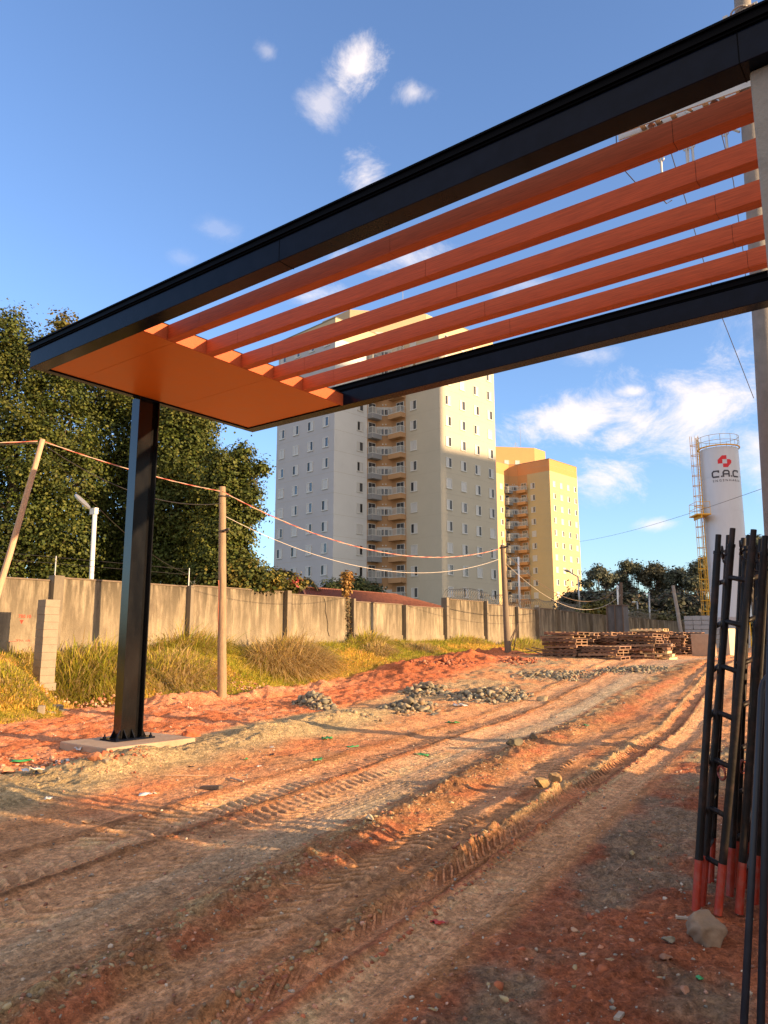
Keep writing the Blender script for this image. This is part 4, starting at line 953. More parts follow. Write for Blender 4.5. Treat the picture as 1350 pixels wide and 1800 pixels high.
# ---------------------------------------------------------------- silo
SX, SY, SR = at(1263, 790, 66).x, 66.0, 1.62
S0 = Vector((SX, SY, gh(SX, SY))); ZT = at(1263, 792, 66).z
silo = thing('silo', 'tall white silo with a red emblem, dark lettering and a yellow caged ladder', 'silo', S0)
m = MB(); n = 64
for (z0, z1, r0, r1) in ((S0.z + .2, S0.z + 2.6, .5, SR), (S0.z + 2.6, ZT, SR, SR)):
    vs = [(SX + r * math.cos(2 * math.pi * k / n), SY + r * math.sin(2 * math.pi * k / n), z) for z, r in ((z0, r0), (z1, r1)) for k in range(n)]
    m.add(vs, [(k, (k + 1) % n, n + (k + 1) % n, n + k) for k in range(n)])
m.add([(SX + SR * math.cos(2 * math.pi * k / n), SY + SR * math.sin(2 * math.pi * k / n), ZT) for k in range(n)], [tuple(range(n))])
o = m.build('shell', M_silo, silo, smooth=True); o.modifiers.new('e', 'EDGE_SPLIT')
m = MB()
for zz in (S0.z + 5.6, S0.z + 8.7, S0.z + 11.8, S0.z + 14.9): m.ring((SX, SY, zz), ZV, SR + .004, .012, 64)
m.build('weld_seam', M_silo, silo)
m = MB()
for a in range(4):
    m = MB(); th = R(45 + 90 * a); p = Vector((SX + 1.45 * math.cos(th), SY + 1.45 * math.sin(th), S0.z - .2)); m.tube([p, p + ZV * 3.6], .09, 8); m.build('leg', M_yellow, silo)
cam_ang = math.atan2(-SY, -SX)        # towards the camera
def sil(ang, r, z): return Vector((SX + r * math.cos(ang), SY + r * math.sin(ang), z))
# roof rail
m = MB(); m.ring((SX, SY, ZT + .12), ZV, SR + .10, .07, 40); m.build('kick_ring', M_yellow, silo)
m = MB()
for zz in (ZT + .62, ZT + 1.12): m.ring((SX, SY, zz), ZV, SR + .10, .022, 40)
for k in range(12): p = sil(2 * math.pi * k / 12 + .2, SR + .1, ZT + .1); m.tube([p, p + ZV * 1.02], .022, 5)
m.build('roof_rail', mat('rail_yellow_grey', (.55, .43, .2), .5), silo)
# ladder and its cage, on the left as seen
la = cam_ang - R(68); lc = sil(la, SR + .22, 0); tang = Vector((-math.sin(la), math.cos(la), 0)); outw = Vector((math.cos(la), math.sin(la), 0))
for zlo, zhi in ((S0.z + .2, ZT + 1.25),):
    m = MB()
    for sx in (-1, 1): m.tube([lc + tang * sx * .22 + ZV * zlo, lc + tang * sx * .22 + ZV * zhi], .045, 6)
    k = zlo
    while k < zhi: m.tube([lc - tang * .22 + ZV * k, lc + tang * .22 + ZV * k], .016, 4); k += .3
    m.build('ladder', M_yellow, silo)
    m = MB(); k = zlo + 2.0
    def hoop(a): return lc + tang * (.36 * math.cos(a)) + outw * (.04 + .62 * max(math.sin(a), 0))
    while k < zhi + .1:
        m.tube([hoop(R(t)) + ZV * k for t in range(0, 181, 15)], .028, 4); k += .93
    for t in (0, 30, 60, 90, 120, 150, 180): m.tube([hoop(R(t)) + ZV * (zlo + 2.0), hoop(R(t)) + ZV * (zhi + .1)], .014, 4)
    m.build('ladder_cage', M_yellow, silo)
zp = at(1240, 908, 66).z; pf = sil(la + .25, SR + .72, zp); m = MB(); m.box(pf, tang * .95, outw * .62, ZV * .05); m.box(pf - ZV * .18 + outw * .2, tang * .9, outw * .05, ZV * .14); m.build('platform', M_yellow, silo)
m = MB()
for sx in (-1, 1):
    for so in (-1, 1):
        q = pf + tang * sx * .9 + outw * so * .57; m.tube([q, q + ZV * 1.1], .022, 5)
for zz in (.55, 1.1):
    c_ = [pf + tang * -.9 + outw * -.57, pf + tang * -.9 + outw * .57, pf + tang * .9 + outw * .57, pf + tang * .9 + outw * -.57]
    m.tube([q + ZV * zz for q in c_], .022, 5)
m.build('platform_rail', M_yellow, silo)
# emblem and lettering on the shell, built in (arc length, height) and wrapped round the cylinder
zl = at(1273, 818, 66).z; ac = cam_ang + math.asin(min(.99, (at(1273.5, 818, 66).x - SX) / SR))
def wrap(x, z, off=.012): return sil(ac + x / SR, SR + off, zl + z)
def plate(polys, name, mt, off=.014):
    m = MB()
    for pl in polys:
        # subdivide horizontally so that the plate follows the curve
        xs = sorted(set([round(p[0], 3) for p in pl])); 
        m.add([wrap(x, z, off) for x, z in pl], [tuple(range(len(pl)))])
    return m.build(name, mt, silo)
s_ = .125
def cell(pts): return [(x * s_, z * s_) for x, z in pts]
plate([cell([(-4.6, 1.2), (-1.6, 4.3), (-1.6, 1.2)]), cell([(-1.6, 1.2), (-1.6, 4.3), (1.3, 4.3), (1.3, 1.5), (-1.6, 1.5)]), cell([(-4.6, -1.5), (-4.6, 1.2), (-1.6, 1.2), (-1.6, -1.5)]),
       cell([(1.5, 1.5), (3.4, 1.5), (4.6, .6), (4.6, -1.0), (1.5, -1.0)]), cell([(1.5, -1.0), (4.6, -1.0), (1.8, -4.3), (1.5, -4.3)]), cell([(-1.3, -1.6), (1.5, -1.6), (1.5, -4.3), (-1.3, -4.3)])], 'emblem', M_logo_red)
# the white square in the middle stays shell-coloured
def strokes(segs, x0, z0, sc, t):
    pls = []
    for (xa, za, xb, zb) in segs:
        xa, za, xb, zb = x0 + xa * sc, z0 + za * sc, x0 + xb * sc, z0 + zb * sc
        n = max(1, int(abs(xb - xa) / .1)); 
        for k in range(n):
            f0, f1 = k / n, (k + 1) / n; ax, az, bx, bz = xa + (xb - xa) * f0, za + (zb - za) * f0, xa + (xb - xa) * f1, za + (zb - za) * f1
            dx, dz_ = bx - ax, bz - az; L_ = math.hypot(dx, dz_) or 1; nx, nz_ = -dz_ / L_ * t / 2, dx / L_ * t / 2; ex, ez = dx / L_ * t * .3, dz_ / L_ * t * .3
            pls.append([(ax - ex + nx, az - ez + nz_), (ax - ex - nx, az - ez - nz_), (bx + ex - nx, bz + ez - nz_), (bx + ex + nx, bz + ez + nz_)])
    return pls
Cs = [(1, .78, 1, 1), (1, 1, .25, 1), (.25, 1, 0, .75), (0, .75, 0, .25), (0, .25, .12, 0), (.12, 0, 1.0, 0)]
As = [(0, 0, 0, .7), (0, .7, .2, 1), (.2, 1, .75, 1), (.75, 1, .92, .8), (.92, .8, .92, 0), (0, .42, .92, .42)]
dot = [(.0, 0, .08, 0)]
sc_ = .52; zc = -1.36
pl = strokes(Cs, -1.10, zc, sc_, .13) + strokes(dot, -.36, zc + .02, sc_, .13) + strokes(As, -.20, zc, sc_, .13) + strokes(dot, .48, zc + .02, sc_, .13) + strokes(Cs, .66, zc, sc_, .13)
plate(pl, 'lettering', M_logo_dk)
def wl(c): return wrap(-1.10 + c.x, -1.80 + c.y, .016)
txt = 'E N G E N H A R I A'
text_mesh(txt, .285, 'lettering', M_logo_dk, wl, silo)
# ---------------------------------------------------------------- trees and plants
def satell(rng, b, k):
    out = []
    for i in range(k):
        d = rng.normal(size=3); d[2] = abs(d[2]) * rng.choice([1, 1, -.6]); d /= np.linalg.norm(d); f = rng.uniform(.95, 1.2)
        sc = rng.uniform(.16, .34); out.append((tuple(np.array(b[0]) + d * np.array(b[1:4]) * f), b[1] * sc, b[2] * sc, b[3] * sc * .8))
    return out
def leaf_cloud(rng, blobs, n_leaf, size, cols, clump=14, shell=(.62, 1.0), sig=.30, droop=.3, sat=0):
    """leaf faces in clumps through the volume of each blob (c, rx, ry, rz)"""
    vol = np.array([(b[1] * b[2] * b[3]) ** .67 for b in blobs]); vol /= vol.sum()
    if sat:
        blobs = list(blobs) + [tuple(x) for b_ in blobs for x in satell(rng, b_, sat)]
    vol = np.array([(b[1] * b[2] * b[3]) ** .67 for b in blobs]); vol /= vol.sum()
    Vs, Cs_ = [], []
    for b, v in zip(blobs, vol):
        nc = max(3, int(n_leaf * v / clump)); c = np.array(b[0]); r = np.array(b[1:4])
        d = rng.normal(size=(nc, 3)); d /= np.linalg.norm(d, axis=1)[:, None]
        rad = shell[0] + (shell[1] - shell[0]) * rng.random(nc) ** .6
        rad *= 1 + .16 * np.sin(d[:, 0] * 5 + c[0]) * np.cos(d[:, 2] * 6 + c[2])
        cc = c + d * r * rad[:, None]
        base = np.array(cols)[rng.integers(0, len(cols), nc)] * rng.uniform(.65, 1.25, (nc, 1))
        off = rng.normal(size=(nc, clump, 3)) * sig * np.array((1, 1, .8)) * rng.uniform(.6, 1.4, (nc, 1, 1))
        P = (cc[:, None] + off).reshape(-1, 3); C = np.repeat(base, clump, 0) * rng.uniform(.92, 1.08, (nc * clump, 1))
        m = len(P); nn = (P - c) / r; nn /= np.linalg.norm(nn, axis=1)[:, None] + 1e-6; nn = nn * .8 + np.array((0, 0, .45)) + rng.normal(size=(m, 3)) * .38
        u = rng.normal(size=(m, 3)); u[:, 2] -= droop; u = np.cross(nn, u); u /= np.linalg.norm(u, axis=1)[:, None]
        w = np.cross(nn, u); w /= np.linalg.norm(w, axis=1)[:, None]
        L = size * rng.uniform(.6, 1.3, (m, 1)); Wd = L * .42
        quad = np.stack([P, P + u * L * .5 + w * Wd, P + u * L, P + u * L * .5 - w * Wd], 1)
        Vs.append(quad.reshape(-1, 3)); Cs_.append(np.repeat(C, 4, 0))
    V = np.concatenate(Vs); C = np.concatenate(Cs_); F = np.arange(len(V)).reshape(-1, 4)
    return V, F, np.clip(C, .003, 1)
def limb(m, p, q, r0, r1, rnd, n=6, wob=.06):
    L = (q - p).length; pts = [p.lerp(q, k / n) + Vector((rnd.uniform(-1, 1), rnd.uniform(-1, 1), rnd.uniform(-.4, .6))) * L * wob * (0 if k in (0, n) else 1) for k in range(n + 1)]
    m.tube(pts, [r0 + (r1 - r0) * k / n for k in range(n + 1)], 7)
def px_blob(x, y, rx, ry, Y, thick=None):
    c = at(x, y, Y); a = rx / F_PX * Y; b = ry / F_PX * Y
    return (tuple(c), a, (thick or (a + b) / 2), b)
def tree(name, label, blobs, base, seed, n_leaf, size, cols, trunk_r, cat='tree', clump=14, sig=.3, shell=(.55, 1.0), group=None, bark=None, part='crown', sat=0):
    rng = np.random.default_rng(seed); rnd = random.Random(seed); root = thing(name, label, cat, base, group)
    m = MB(); B = [Vector(b[0]) for b in blobs]; top = max(B, key=lambda q: q.z); cxy = sum(B, Vector()) / len(B)
    fork = base.lerp(cxy, .55); fork.z = base.z + (cxy.z - base.z) * .5
    limb(m, base - ZV * .3, fork, trunk_r, trunk_r * .7, rnd, 6, .02)
    for b in blobs:
        q = Vector(b[0]); limb(m, fork + (fork - base).normalized() * -rnd.uniform(0, .6), q, trunk_r * .42, trunk_r * .10, rnd)
        for k in range(4):
            e = q + Vector((rnd.uniform(-1, 1) * b[1], rnd.uniform(-1, 1) * b[2], rnd.uniform(-.6, 1) * b[3])) * .8
            limb(m, q.lerp(fork, .25), e, trunk_r * .13, trunk_r * .03, rnd, 4)
    m.build('trunk', bark or M_bark, root, smooth=True)
    V, F, C = leaf_cloud(rng, blobs, n_leaf, size, cols, clump, shell, sig, sat=sat)
    np_mesh(part, V, F, M_leaf, root, col=C)
    return root
green = [(.055, .078, .015), (.075, .098, .018), (.10, .115, .022), (.045, .062, .013), (.115, .12, .024)]
greeny = [(.13, .12, .025), (.17, .14, .03), (.09, .09, .02), (.2, .15, .03)]
def gbase(x, Y): d = ray(x, 1050); return Vector((d.x / d.y * Y, Y, 1.05))
tree('leafy_tree', 'tallest dense green tree at the left edge with pointed tops behind the leaning pole',
     [px_blob(*b, 31) for b in ((8, 590, 34, 52), (30, 610, 26, 45), (62, 640, 55, 50), (100, 690, 50, 45), (-60, 650, 80, 90), (30, 720, 70, 70), (110, 760, 60, 60), (-50, 800, 90, 90), (50, 820, 75, 75), (130, 850, 60, 70),
                                (-40, 940, 80, 80), (40, 930, 80, 70), (120, 950, 70, 60), (10, 1005, 70, 25), (100, 1010, 60, 22))], gbase(30, 31), 1, 95000, .125, green, .32, clump=36, sig=.30, sat=6)
tree('leafy_tree', 'broad dark green tree behind the solar lamp and the black column',
     [px_blob(*b, 34) for b in ((150, 640, 45, 30), (190, 690, 70, 55), (260, 730, 60, 45), (180, 780, 70, 60), (250, 830, 60, 65), (200, 880, 70, 65), (170, 960, 70, 60), (250, 960, 65, 65), (170, 1015, 60, 22), (250, 1020, 50, 20))], gbase(205, 34), 2, 72000, .13, green, .30, clump=36, sig=.30, sat=6)
tree('leafy_tree', 'small sunlit tree top peeking over the canopy tip between the larger trees',
     [px_blob(*b, 42) for b in ((112, 568, 15, 17), (108, 600, 26, 28), (120, 650, 40, 40))], gbase(112, 42), 3, 4200, .2, greeny, .2)
tree('leafy_tree', 'dark green tree to the right of the black column, under the soffit',
     [px_blob(*b, 32) for b in ((315, 735, 50, 32), (345, 770, 32, 40), (300, 800, 55, 60), (345, 840, 50, 55), (300, 900, 55, 60), (355, 930, 50, 55), (290, 985, 60, 40), (350, 1000, 60, 35))], gbase(325, 32), 4, 66000, .125, green, .28, clump=36, sig=.30, sat=6)
tree('leafy_tree', 'looser tree with drooping branch tips against the sky behind the conduit pole',
     [px_blob(*b, 29) for b in ((398, 825, 30, 30), (425, 800, 15, 12), (440, 830, 20, 15), (455, 825, 9, 7), (395, 870, 45, 35), (432, 868, 22, 22), (445, 905, 11, 8), (400, 925, 40, 32), (428, 945, 16, 12), (395, 975, 38, 35), (420, 985, 20, 14), (385, 1010, 45, 22))],
     gbase(392, 29), 5, 34000, .12, green, .2, clump=18, sig=.18, shell=(.35, 1.0), sat=7)
tree('bush', 'yellowish green bush spilling over the wall top right of the conduit pole',
     [px_blob(*b, 28.5) for b in ((412, 1010, 28, 20), (440, 1005, 26, 22), (468, 1018, 26, 16), (425, 1028, 40, 12), (372, 1020, 24, 14))], gbase(430, 28.8), 6, 6500, .14, greeny + green, .06, cat='bush', sig=.16, part='foliage')
b = tree('flowering_bush', 'bush with pink-red blossoms above the wall post beside the tiled roof',
     [px_blob(*b, 30.5) for b in ((500, 1030, 20, 11), (518, 1026, 14, 12))], gbase(508, 31), 7, 1600, .13, greeny, .04, cat='bush', sig=.12, part='foliage')
V, F, C = leaf_cloud(np.random.default_rng(71), [px_blob(520, 1024, 11, 10, 30.2)], 70, .09, [(.4, .04, .05), (.45, .08, .09)], 6, sig=.08); np_mesh('blossom', V, F, M_leaf, b, col=C)
tree('bush', 'dark green bush between the tiled roof and the grey tower base',
     [px_blob(*b, 52) for b in ((590, 1032, 26, 9), (625, 1030, 24, 12), (645, 1036, 26, 10), (610, 1040, 40, 8))], gbase(615, 52), 8, 5000, .2, [(.05, .07, .025), (.08, .09, .03)], .06, cat='bush', sig=.22, part='foliage')
tree('bush', 'round sunlit bush in front of the dark woods above the far wall',
     [px_blob(*b, 66) for b in ((1052, 1072, 20, 8), (1066, 1074, 14, 7), (1040, 1077, 18, 7))], gbase(1055, 66), 12, 3000, .28, greeny, .06, cat='bush', sig=.3, part='foliage')
tree('bush', 'low pale scrub row above the far end of the wall',
     [px_blob(*b, 78) for b in ((1122, 1080, 18, 5), (1145, 1084, 18, 5), (1168, 1088, 16, 5))], gbase(1140, 78), 13, 2600, .26, [(.16, .13, .06), (.10, .10, .04)], .05, cat='bush', sig=.3, part='foliage')
# palm behind the wall
pb_ = gbase(478, 37); palm = thing('palm_tree', 'dark feathery palms beside the left edge of the grey tower', 'palm', pb_)
rnd = random.Random(5); rng = np.random.default_rng(9); m = MB(); Vp, Cp = [], []
for cx_, cy_, nfr, Rr in ((470, 1012, 26, 1.25), (500, 1008, 22, 1.1), (535, 1022, 18, 1.0), (446, 1016, 16, .9)):
    c = at(cx_, cy_, 37); m.tube([Vector((c.x, 37, 1.0)), c], [.11, .08], 7)
    for k in range(nfr):
        az = 2 * math.pi * k / nfr + rnd.random(); el = rnd.uniform(.1, 1.3); d = Vector((math.cos(az), math.sin(az), 0)); L = Rr * rnd.uniform(.8, 1.25)
        pts = [c + d * (L * f * math.cos(el)) + ZV * (L * math.sin(el) * f - 1.25 * L * f * f * .9) for f in [j / 7 for j in range(8)]]
        m.tube(pts, .012, 3)
        for a_, b_ in zip(pts, pts[1:]):
            for j in range(5):
                p = a_.lerp(b_, j / 5)
                for sd in (-1, 1):
                    l = d.cross(ZV) * sd * .55 + d * .35 + ZV * rnd.uniform(-.9, -.1); l = l.normalized() * .34; w_ = d * .014
                    Vp += [p - w_, p + w_, p + l + w_ * .2, p + l - w_ * .2]; Cp += [(.035, .05, .022)] * 4
m.build('trunk', M_bark, palm); np_mesh('fronds', np.array([tuple(v) for v in Vp]), np.arange(len(Vp)).reshape(-1, 4), M_leaf, palm, col=np.array(Cp) * 1.1)
# dry climber on the wall
cb_, ct_ = wpt(s_at(612), .06, wall_base(s_at(612))), at(610, 1050, 32.2)
cl_ = thing('dry_climber', 'dry brown climbing stem on the wall post with a bushy orange top above the coping', 'plant', cb_)
m = MB(); topc = at(610, 1048, wpt(s_at(612), .06).y); m.tube([cb_.lerp(topc, k / 12) + Vector((rnd.uniform(-.03, .03), 0, 0)) for k in range(13)], .03, 5); m.build('stem', M_wooddk, cl_)
V, F, C = leaf_cloud(np.random.default_rng(3), [((topc.lerp(cb_, f))[:], .09, .07, .16) for f in [j / 8 for j in range(1, 9)]], 500, .08, [(.2, .13, .06), (.10, .09, .04)], 6, sig=.05); np_mesh('dead_leaves', V, F, M_leaf, cl_, col=C)
Y_ = topc.y; V, F, C = leaf_cloud(np.random.default_rng(4), [px_blob(x, y, a, b, Y_) for x, y, a, b in ((609, 1040, 5, 10), (610, 1025, 7, 10), (606, 1014, 4, 8), (614, 1012, 4, 8))], 800, .12, [(.34, .18, .05), (.25, .16, .05)], 6, sig=.07, droop=-.6); np_mesh('dry_plume', V, F, M_leaf, cl_, col=C)

# far eucalyptus trees: umbrella tufts on top of bare limbs
euc = [(.10, .115, .08), (.14, .145, .10), (.07, .085, .06)]  # leaf tones lightened to stand for distance haze
def gum(label, x0, x1, ytop, Y, seed, n=15, cols=euc):
    rnd = random.Random(seed); bl = []; xc = (x0 + x1) / 2; hw = (x1 - x0) / 2
    for k in range(n):
        th = rnd.uniform(0, math.pi); rr = rnd.uniform(.55, 1); x = xc + hw * rr * math.cos(th) * .88; y = ytop + 34 - 30 * rr * math.sin(th) + rnd.uniform(-1, 2)
        bl.append(px_blob(x, y, rnd.uniform(4, 8), rnd.uniform(2.5, 4.5), Y + rnd.uniform(-2, 2)))
    for k in range(6): bl.append(px_blob(xc + hw * rnd.uniform(-.8, .8), ytop + rnd.uniform(38, 75), rnd.uniform(5, 10), rnd.uniform(4, 8), Y + rnd.uniform(-2, 2)))
    return tree('eucalyptus_tree', label, bl, gbase(xc, Y), seed, 8000, .36, cols, .28, clump=9, sig=.36, shell=(.5, 1.05), group='eucalyptus trees on the skyline', bark=M_barkg)
M_barkg = mat('gum_bark', (.16, .13, .11), .9, var=.3)
gum('eucalyptus crown just right of the yellow tower edge', 1026, 1082, 993, 118, 21)
gum('highest rounded eucalyptus crown above the far dark pole', 1082, 1130, 984, 122, 22)
gum('lighter feathery eucalyptus crown right of the highest one', 1130, 1172, 990, 120, 23, 20, [(.10, .095, .06), (.07, .07, .045)])
gum('small eucalyptus crown between the leaning grey pole and the silo ladder', 1174, 1212, 997, 116, 24)
gum('eucalyptus crown partly behind the yellow ladder', 1206, 1252, 981, 112, 25)
gum('eucalyptus crown seen just right of the silo', 1296, 1345, 940, 100, 26)
gum('eucalyptus crown beyond the frame edge behind the concrete pillar', 1345, 1410, 950, 100, 27)
rng = np.random.default_rng(77)
bl = []
rnd = random.Random(31)
for k in range(64):
    x = 1000 + 520 * rnd.random(); y = rnd.uniform(1052, 1088); bl.append(px_blob(x, y, rnd.uniform(12, 22), rnd.uniform(9, 15), rnd.uniform(104, 114)))
for k in range(30):
    x = 1020 + 480 * rnd.random(); bl.append(px_blob(x, rnd.uniform(1088, 1104), rnd.uniform(14, 24), rnd.uniform(9, 14), rnd.uniform(100, 106)))
V, F, C = leaf_cloud(rng, bl, 90000, .5, [(.075, .085, .06), (.09, .10, .065), (.055, .06, .045), (.12, .095, .065)], 9, sig=.5, shell=(.3, 1.0))
o = np_mesh('woodland', V, F, M_leaf, col=C); tag(o, 'dark mass of far woodland below the eucalyptus crowns', 'woodland', kind='stuff')

# ---------------------------------------------------------------- grass
def blades(P, h, lean, width, cols, rng):
    """P (n,3) roots; h (n,), lean (n,3) tip offset; 2-segment curved blades"""
    n = len(P); up = np.zeros((n, 3)); up[:, 2] = h
    side = np.cross(lean + rng.normal(size=(n, 3)) * .02, np.array((0, 0, 1.))); nn = np.linalg.norm(side, axis=1)[:, None]; side = side / np.maximum(nn, 1e-6)
    mixr = rng.random((n, 1)); v2 = np.array((.9, .35, 0)); side = side * mixr + v2 * (1 - mixr); side /= np.linalg.norm(side, axis=1)[:, None]
    w = (width * rng.uniform(.6, 1.3, n))[:, None]
    m1 = P + up * .60 + lean * .22; m2 = P + up * .95 + lean * .62; m3 = P + up * .86 + lean * 1.15
    V = np.stack([P - side * w, P + side * w, m1 + side * w * .9, m1 - side * w * .9, m2 + side * w * .6, m2 - side * w * .6, m3 + side * w * .1, m3 - side * w * .1], 1).reshape(-1, 3)
    b = np.arange(n)[:, None] * 8; F = np.concatenate([b + np.array((0, 1, 2, 3)), b + np.array((3, 2, 4, 5)), b + np.array((5, 4, 6, 7))], 0)
    c = np.array(cols)[rng.integers(0, len(cols), n)] * rng.uniform(.7, 1.25, (n, 1)); C = np.repeat(c, 8, 0)
    return V, F, C
gcols = [(.42, .39, .045), (.50, .44, .055), (.60, .49, .08), (.30, .34, .04), (.62, .48, .12)]
dry = [(.56, .38, .16), (.48, .33, .13), (.64, .47, .24), (.42, .32, .10)]
rng = np.random.default_rng(12)
n = 190000
s = rng.uniform(-17, 24, n); w = rng.uniform(.05, 6.0, n)
X = W0.x + BV.x * s + AV.x * w; Y = W0.y + BV.y * s + AV.y * w; b = X * BV.x + Y * BV.y
foot = 3.75 + 1.8 * sst(10.2, 8.6, b) + .35 * fbm(b / 2.2, b * 0 + 3, 21, 2)
dens = fbm(X / .5, Y / .5, 201, 3)
ok = (w < foot - .15 + .3 * dens) & (bump(b, 11.2, .8) * (w > .4) < .4) & (rng.random(n) < .85 + .5 * dens) & (X / Y > -.62)
X, Y, b, w, dens = X[ok], Y[ok], b[ok], w[ok], dens[ok]; Z = ground_h(X, Y, False)
h = np.clip(.06 + .09 * rng.random(len(X)) + .09 * dens, .03, .3) * (1 + .6 * (w < 1.0))
lean = np.stack([AV.x * h, AV.y * h, -h * .5], 1) * .55 + rng.normal(size=(len(X), 3)) * h[:, None] * .35
V, F, C = blades(np.stack([X, Y, Z - .02], 1), h, lean, .011, gcols, rng)
d_ = (fbm(np.repeat(X, 8) / 1.1, np.repeat(Y, 8) / 1.1, 205, 3) > .12)[:, None]; C = np.where(d_, C * np.array((1.5, 1.15, 1.6)), C)
o = np_mesh('grass', V, F, M_grass, col=np.clip(C, 0, 1)); tag(o, 'yellow-green turf covering the bank below the wall', 'grass', kind='stuff')
# tall tussocks, each a plant of its own
def tussock(label, px, py, width_m, depth_m, height, seed, nb=2600, cols=None, overhang=.5, dry_amt=.45):
    rng = np.random.default_rng(seed); P0 = on_ground(px, py); root = None
    nb = int(nb * 1.5); height *= .82; r = rng.random(nb) ** .55; th = rng.uniform(0, 2 * math.pi, nb); a = r * np.cos(th) * depth_m; bb = r * np.sin(th) * width_m
    X = P0.x + AV.x * a + BV.x * bb; Y = P0.y + AV.y * a + BV.y * bb; Z = ground_h(X, Y, False)
    h = height * rng.uniform(.25, 1.0, nb) * (1 - .5 * r ** 2)
    lean = np.stack([AV.x * a / depth_m + BV.x * bb / width_m, AV.y * a / depth_m + BV.y * bb / width_m, 0 * a], 1) * (height * overhang) + rng.normal(size=(nb, 3)) * height * .34
    lean += np.array((AV.x, AV.y, 0)) * (height * .25); lean[:, 2] -= height * .55 * r
    V, F, C = blades(np.stack([X, Y, Z - .03], 1), h, lean, .014, cols or gcols, rng)
    isdry = (np.repeat(rng.random(nb) < dry_amt + .5 * (a / depth_m > .2) * dry_amt, 8))[:, None]; D = np.repeat(np.array(dry)[rng.integers(0, len(dry), nb)], 8, 0)
    C = np.where(isdry, D * rng.uniform(.75, 1.2, (nb * 8, 1)), C)
    o = np_mesh('grass_tussock', V - np.array(tuple(P0)), F, M_grass, col=np.clip(C, 0, 1)); o.location = P0
    tag(o, label, 'grass clump')
tussock('tall yellow grass clump just right of the block pillar', 130, 1215, 1.2, .8, 1.0, 1, 5200, dry_amt=.3)
tussock('grass clump left of the black column, in front of the shaded pole shadow', 185, 1185, 1.3, .9, .8, 2, 3000, dry_amt=.15)
tussock('tall grass mass between the black column and the conduit pole', 320, 1150, 2.0, 1.1, 1.0, 3, 9000, dry_amt=.25)
tussock('dry straw-coloured grass draping down the bank left of the conduit pole', 300, 1180, 1.7, 1.0, .6, 4, 4200, dry_amt=.55)
tussock('biggest grass clump with a bright green top and brown skirt, right of the conduit pole', 490, 1132, 2.1, 1.0, 1.45, 5, 9500, dry_amt=.35, overhang=.7)
tussock('brown dry skirt hanging below the biggest grass clump', 510, 1160, 1.7, 1.0, .95, 6, 5200, dry_amt=.95, overhang=.8)
tussock('green tuft at the wall left of the dry climber shadow stripe', 648, 1136, 1.2, .8, .75, 7, 2600, dry_amt=.3)
tussock('brown fringe of grass under the green tuft by the shadow stripe', 665, 1145, .9, .7, .45, 8, 1800, dry_amt=.9)
tussock('bright green tuft under the narrow wall panel', 715, 1130, 1.3, .8, .95, 9, 3000, dry_amt=.2)
tussock('dry grass patch below the bright green tuft', 738, 1143, 1.0, .8, .4, 10, 1800, dry_amt=.85)
tussock('pale green weeds at the wall foot under the raised panel', 815, 1132, 1.8, .9, .5, 11, 3200, dry_amt=.3)
tussock('weeds growing at the wall right behind the dark pole', 862, 1128, 1.6, .8, .5, 12, 2600, dry_amt=.25)
tussock('yellow weeds between the dark pole and the nearest pallet stack', 925, 1135, 2.2, 1.2, .55, 13, 3600, dry_amt=.3)
tussock('sparse thin grass at the wall left of the block pillar', 48, 1178, .9, .5, .5, 14, 700, dry_amt=.5)
tussock('short dense turf tuft on the crest of the left mound', 25, 1190, 1.2, .9, .22, 15, 4500, dry_amt=.3)
# ---------------------------------------------------------------- stones
_ico = None
def ico(sub=1):
    import bmesh
    bm = bmesh.new(); bmesh.ops.create_icosphere(bm, subdivisions=sub, radius=1); vs = np.array([v.co[:] for v in bm.verts]); fs = np.array([[v.index for v in f.verts] for f in bm.faces]); bm.free(); return vs, fs
ICO1, ICO2, ICO3 = ico(1), ico(2), ico(4)
def stone_verts(rng, base, sx, sy, sz, cuts=7, dd=(.32, .75)):
    v = base.copy()
    for k in range(cuts):                      # planar cuts give broken faces
        n = rng.normal(size=3); n /= np.linalg.norm(n); d = rng.uniform(*dd); pr = v @ n; ex = np.maximum(pr - d, 0); v = v - ex[:, None] * n
    v = v * np.array((sx, sy, sz)); a, b, c = rng.uniform(0, 6.28, 3)
    Rm = np.array(Matrix.Rotation(a, 3, 'Z') @ Matrix.Rotation(b * .15, 3, 'X'))
    return v @ Rm.T
def stones(name, pts, mt, label, cat, kind, seed, cols, base=ICO2, sub_sizes=None):
    rng = np.random.default_rng(seed); Vs, Fs, Cs_ = [], [], []; o = 0
    for (P, sz) in pts:
        v = stone_verts(rng, base[0], sz * rng.uniform(.7, 1.3), sz * rng.uniform(.6, 1.1), sz * rng.uniform(.5, .9)) + np.array(tuple(P))
        Vs.append(v); Fs.append(base[1] + o); o += len(v); c = np.array(cols[rng.integers(0, len(cols))]) * rng.uniform(.75, 1.25); Cs_.append(np.tile(c, (len(v), 1)))
    ob = np_mesh(name, np.concatenate(Vs), np.concatenate(Fs), mt, col=np.concatenate(Cs_)); tag(ob, label, cat, kind=kind); return ob
greyc = [(1.0, .96, .84), (.75, .73, .64), (1.3, 1.15, .9), (.5, .47, .42), (1.1, .82, .6)]
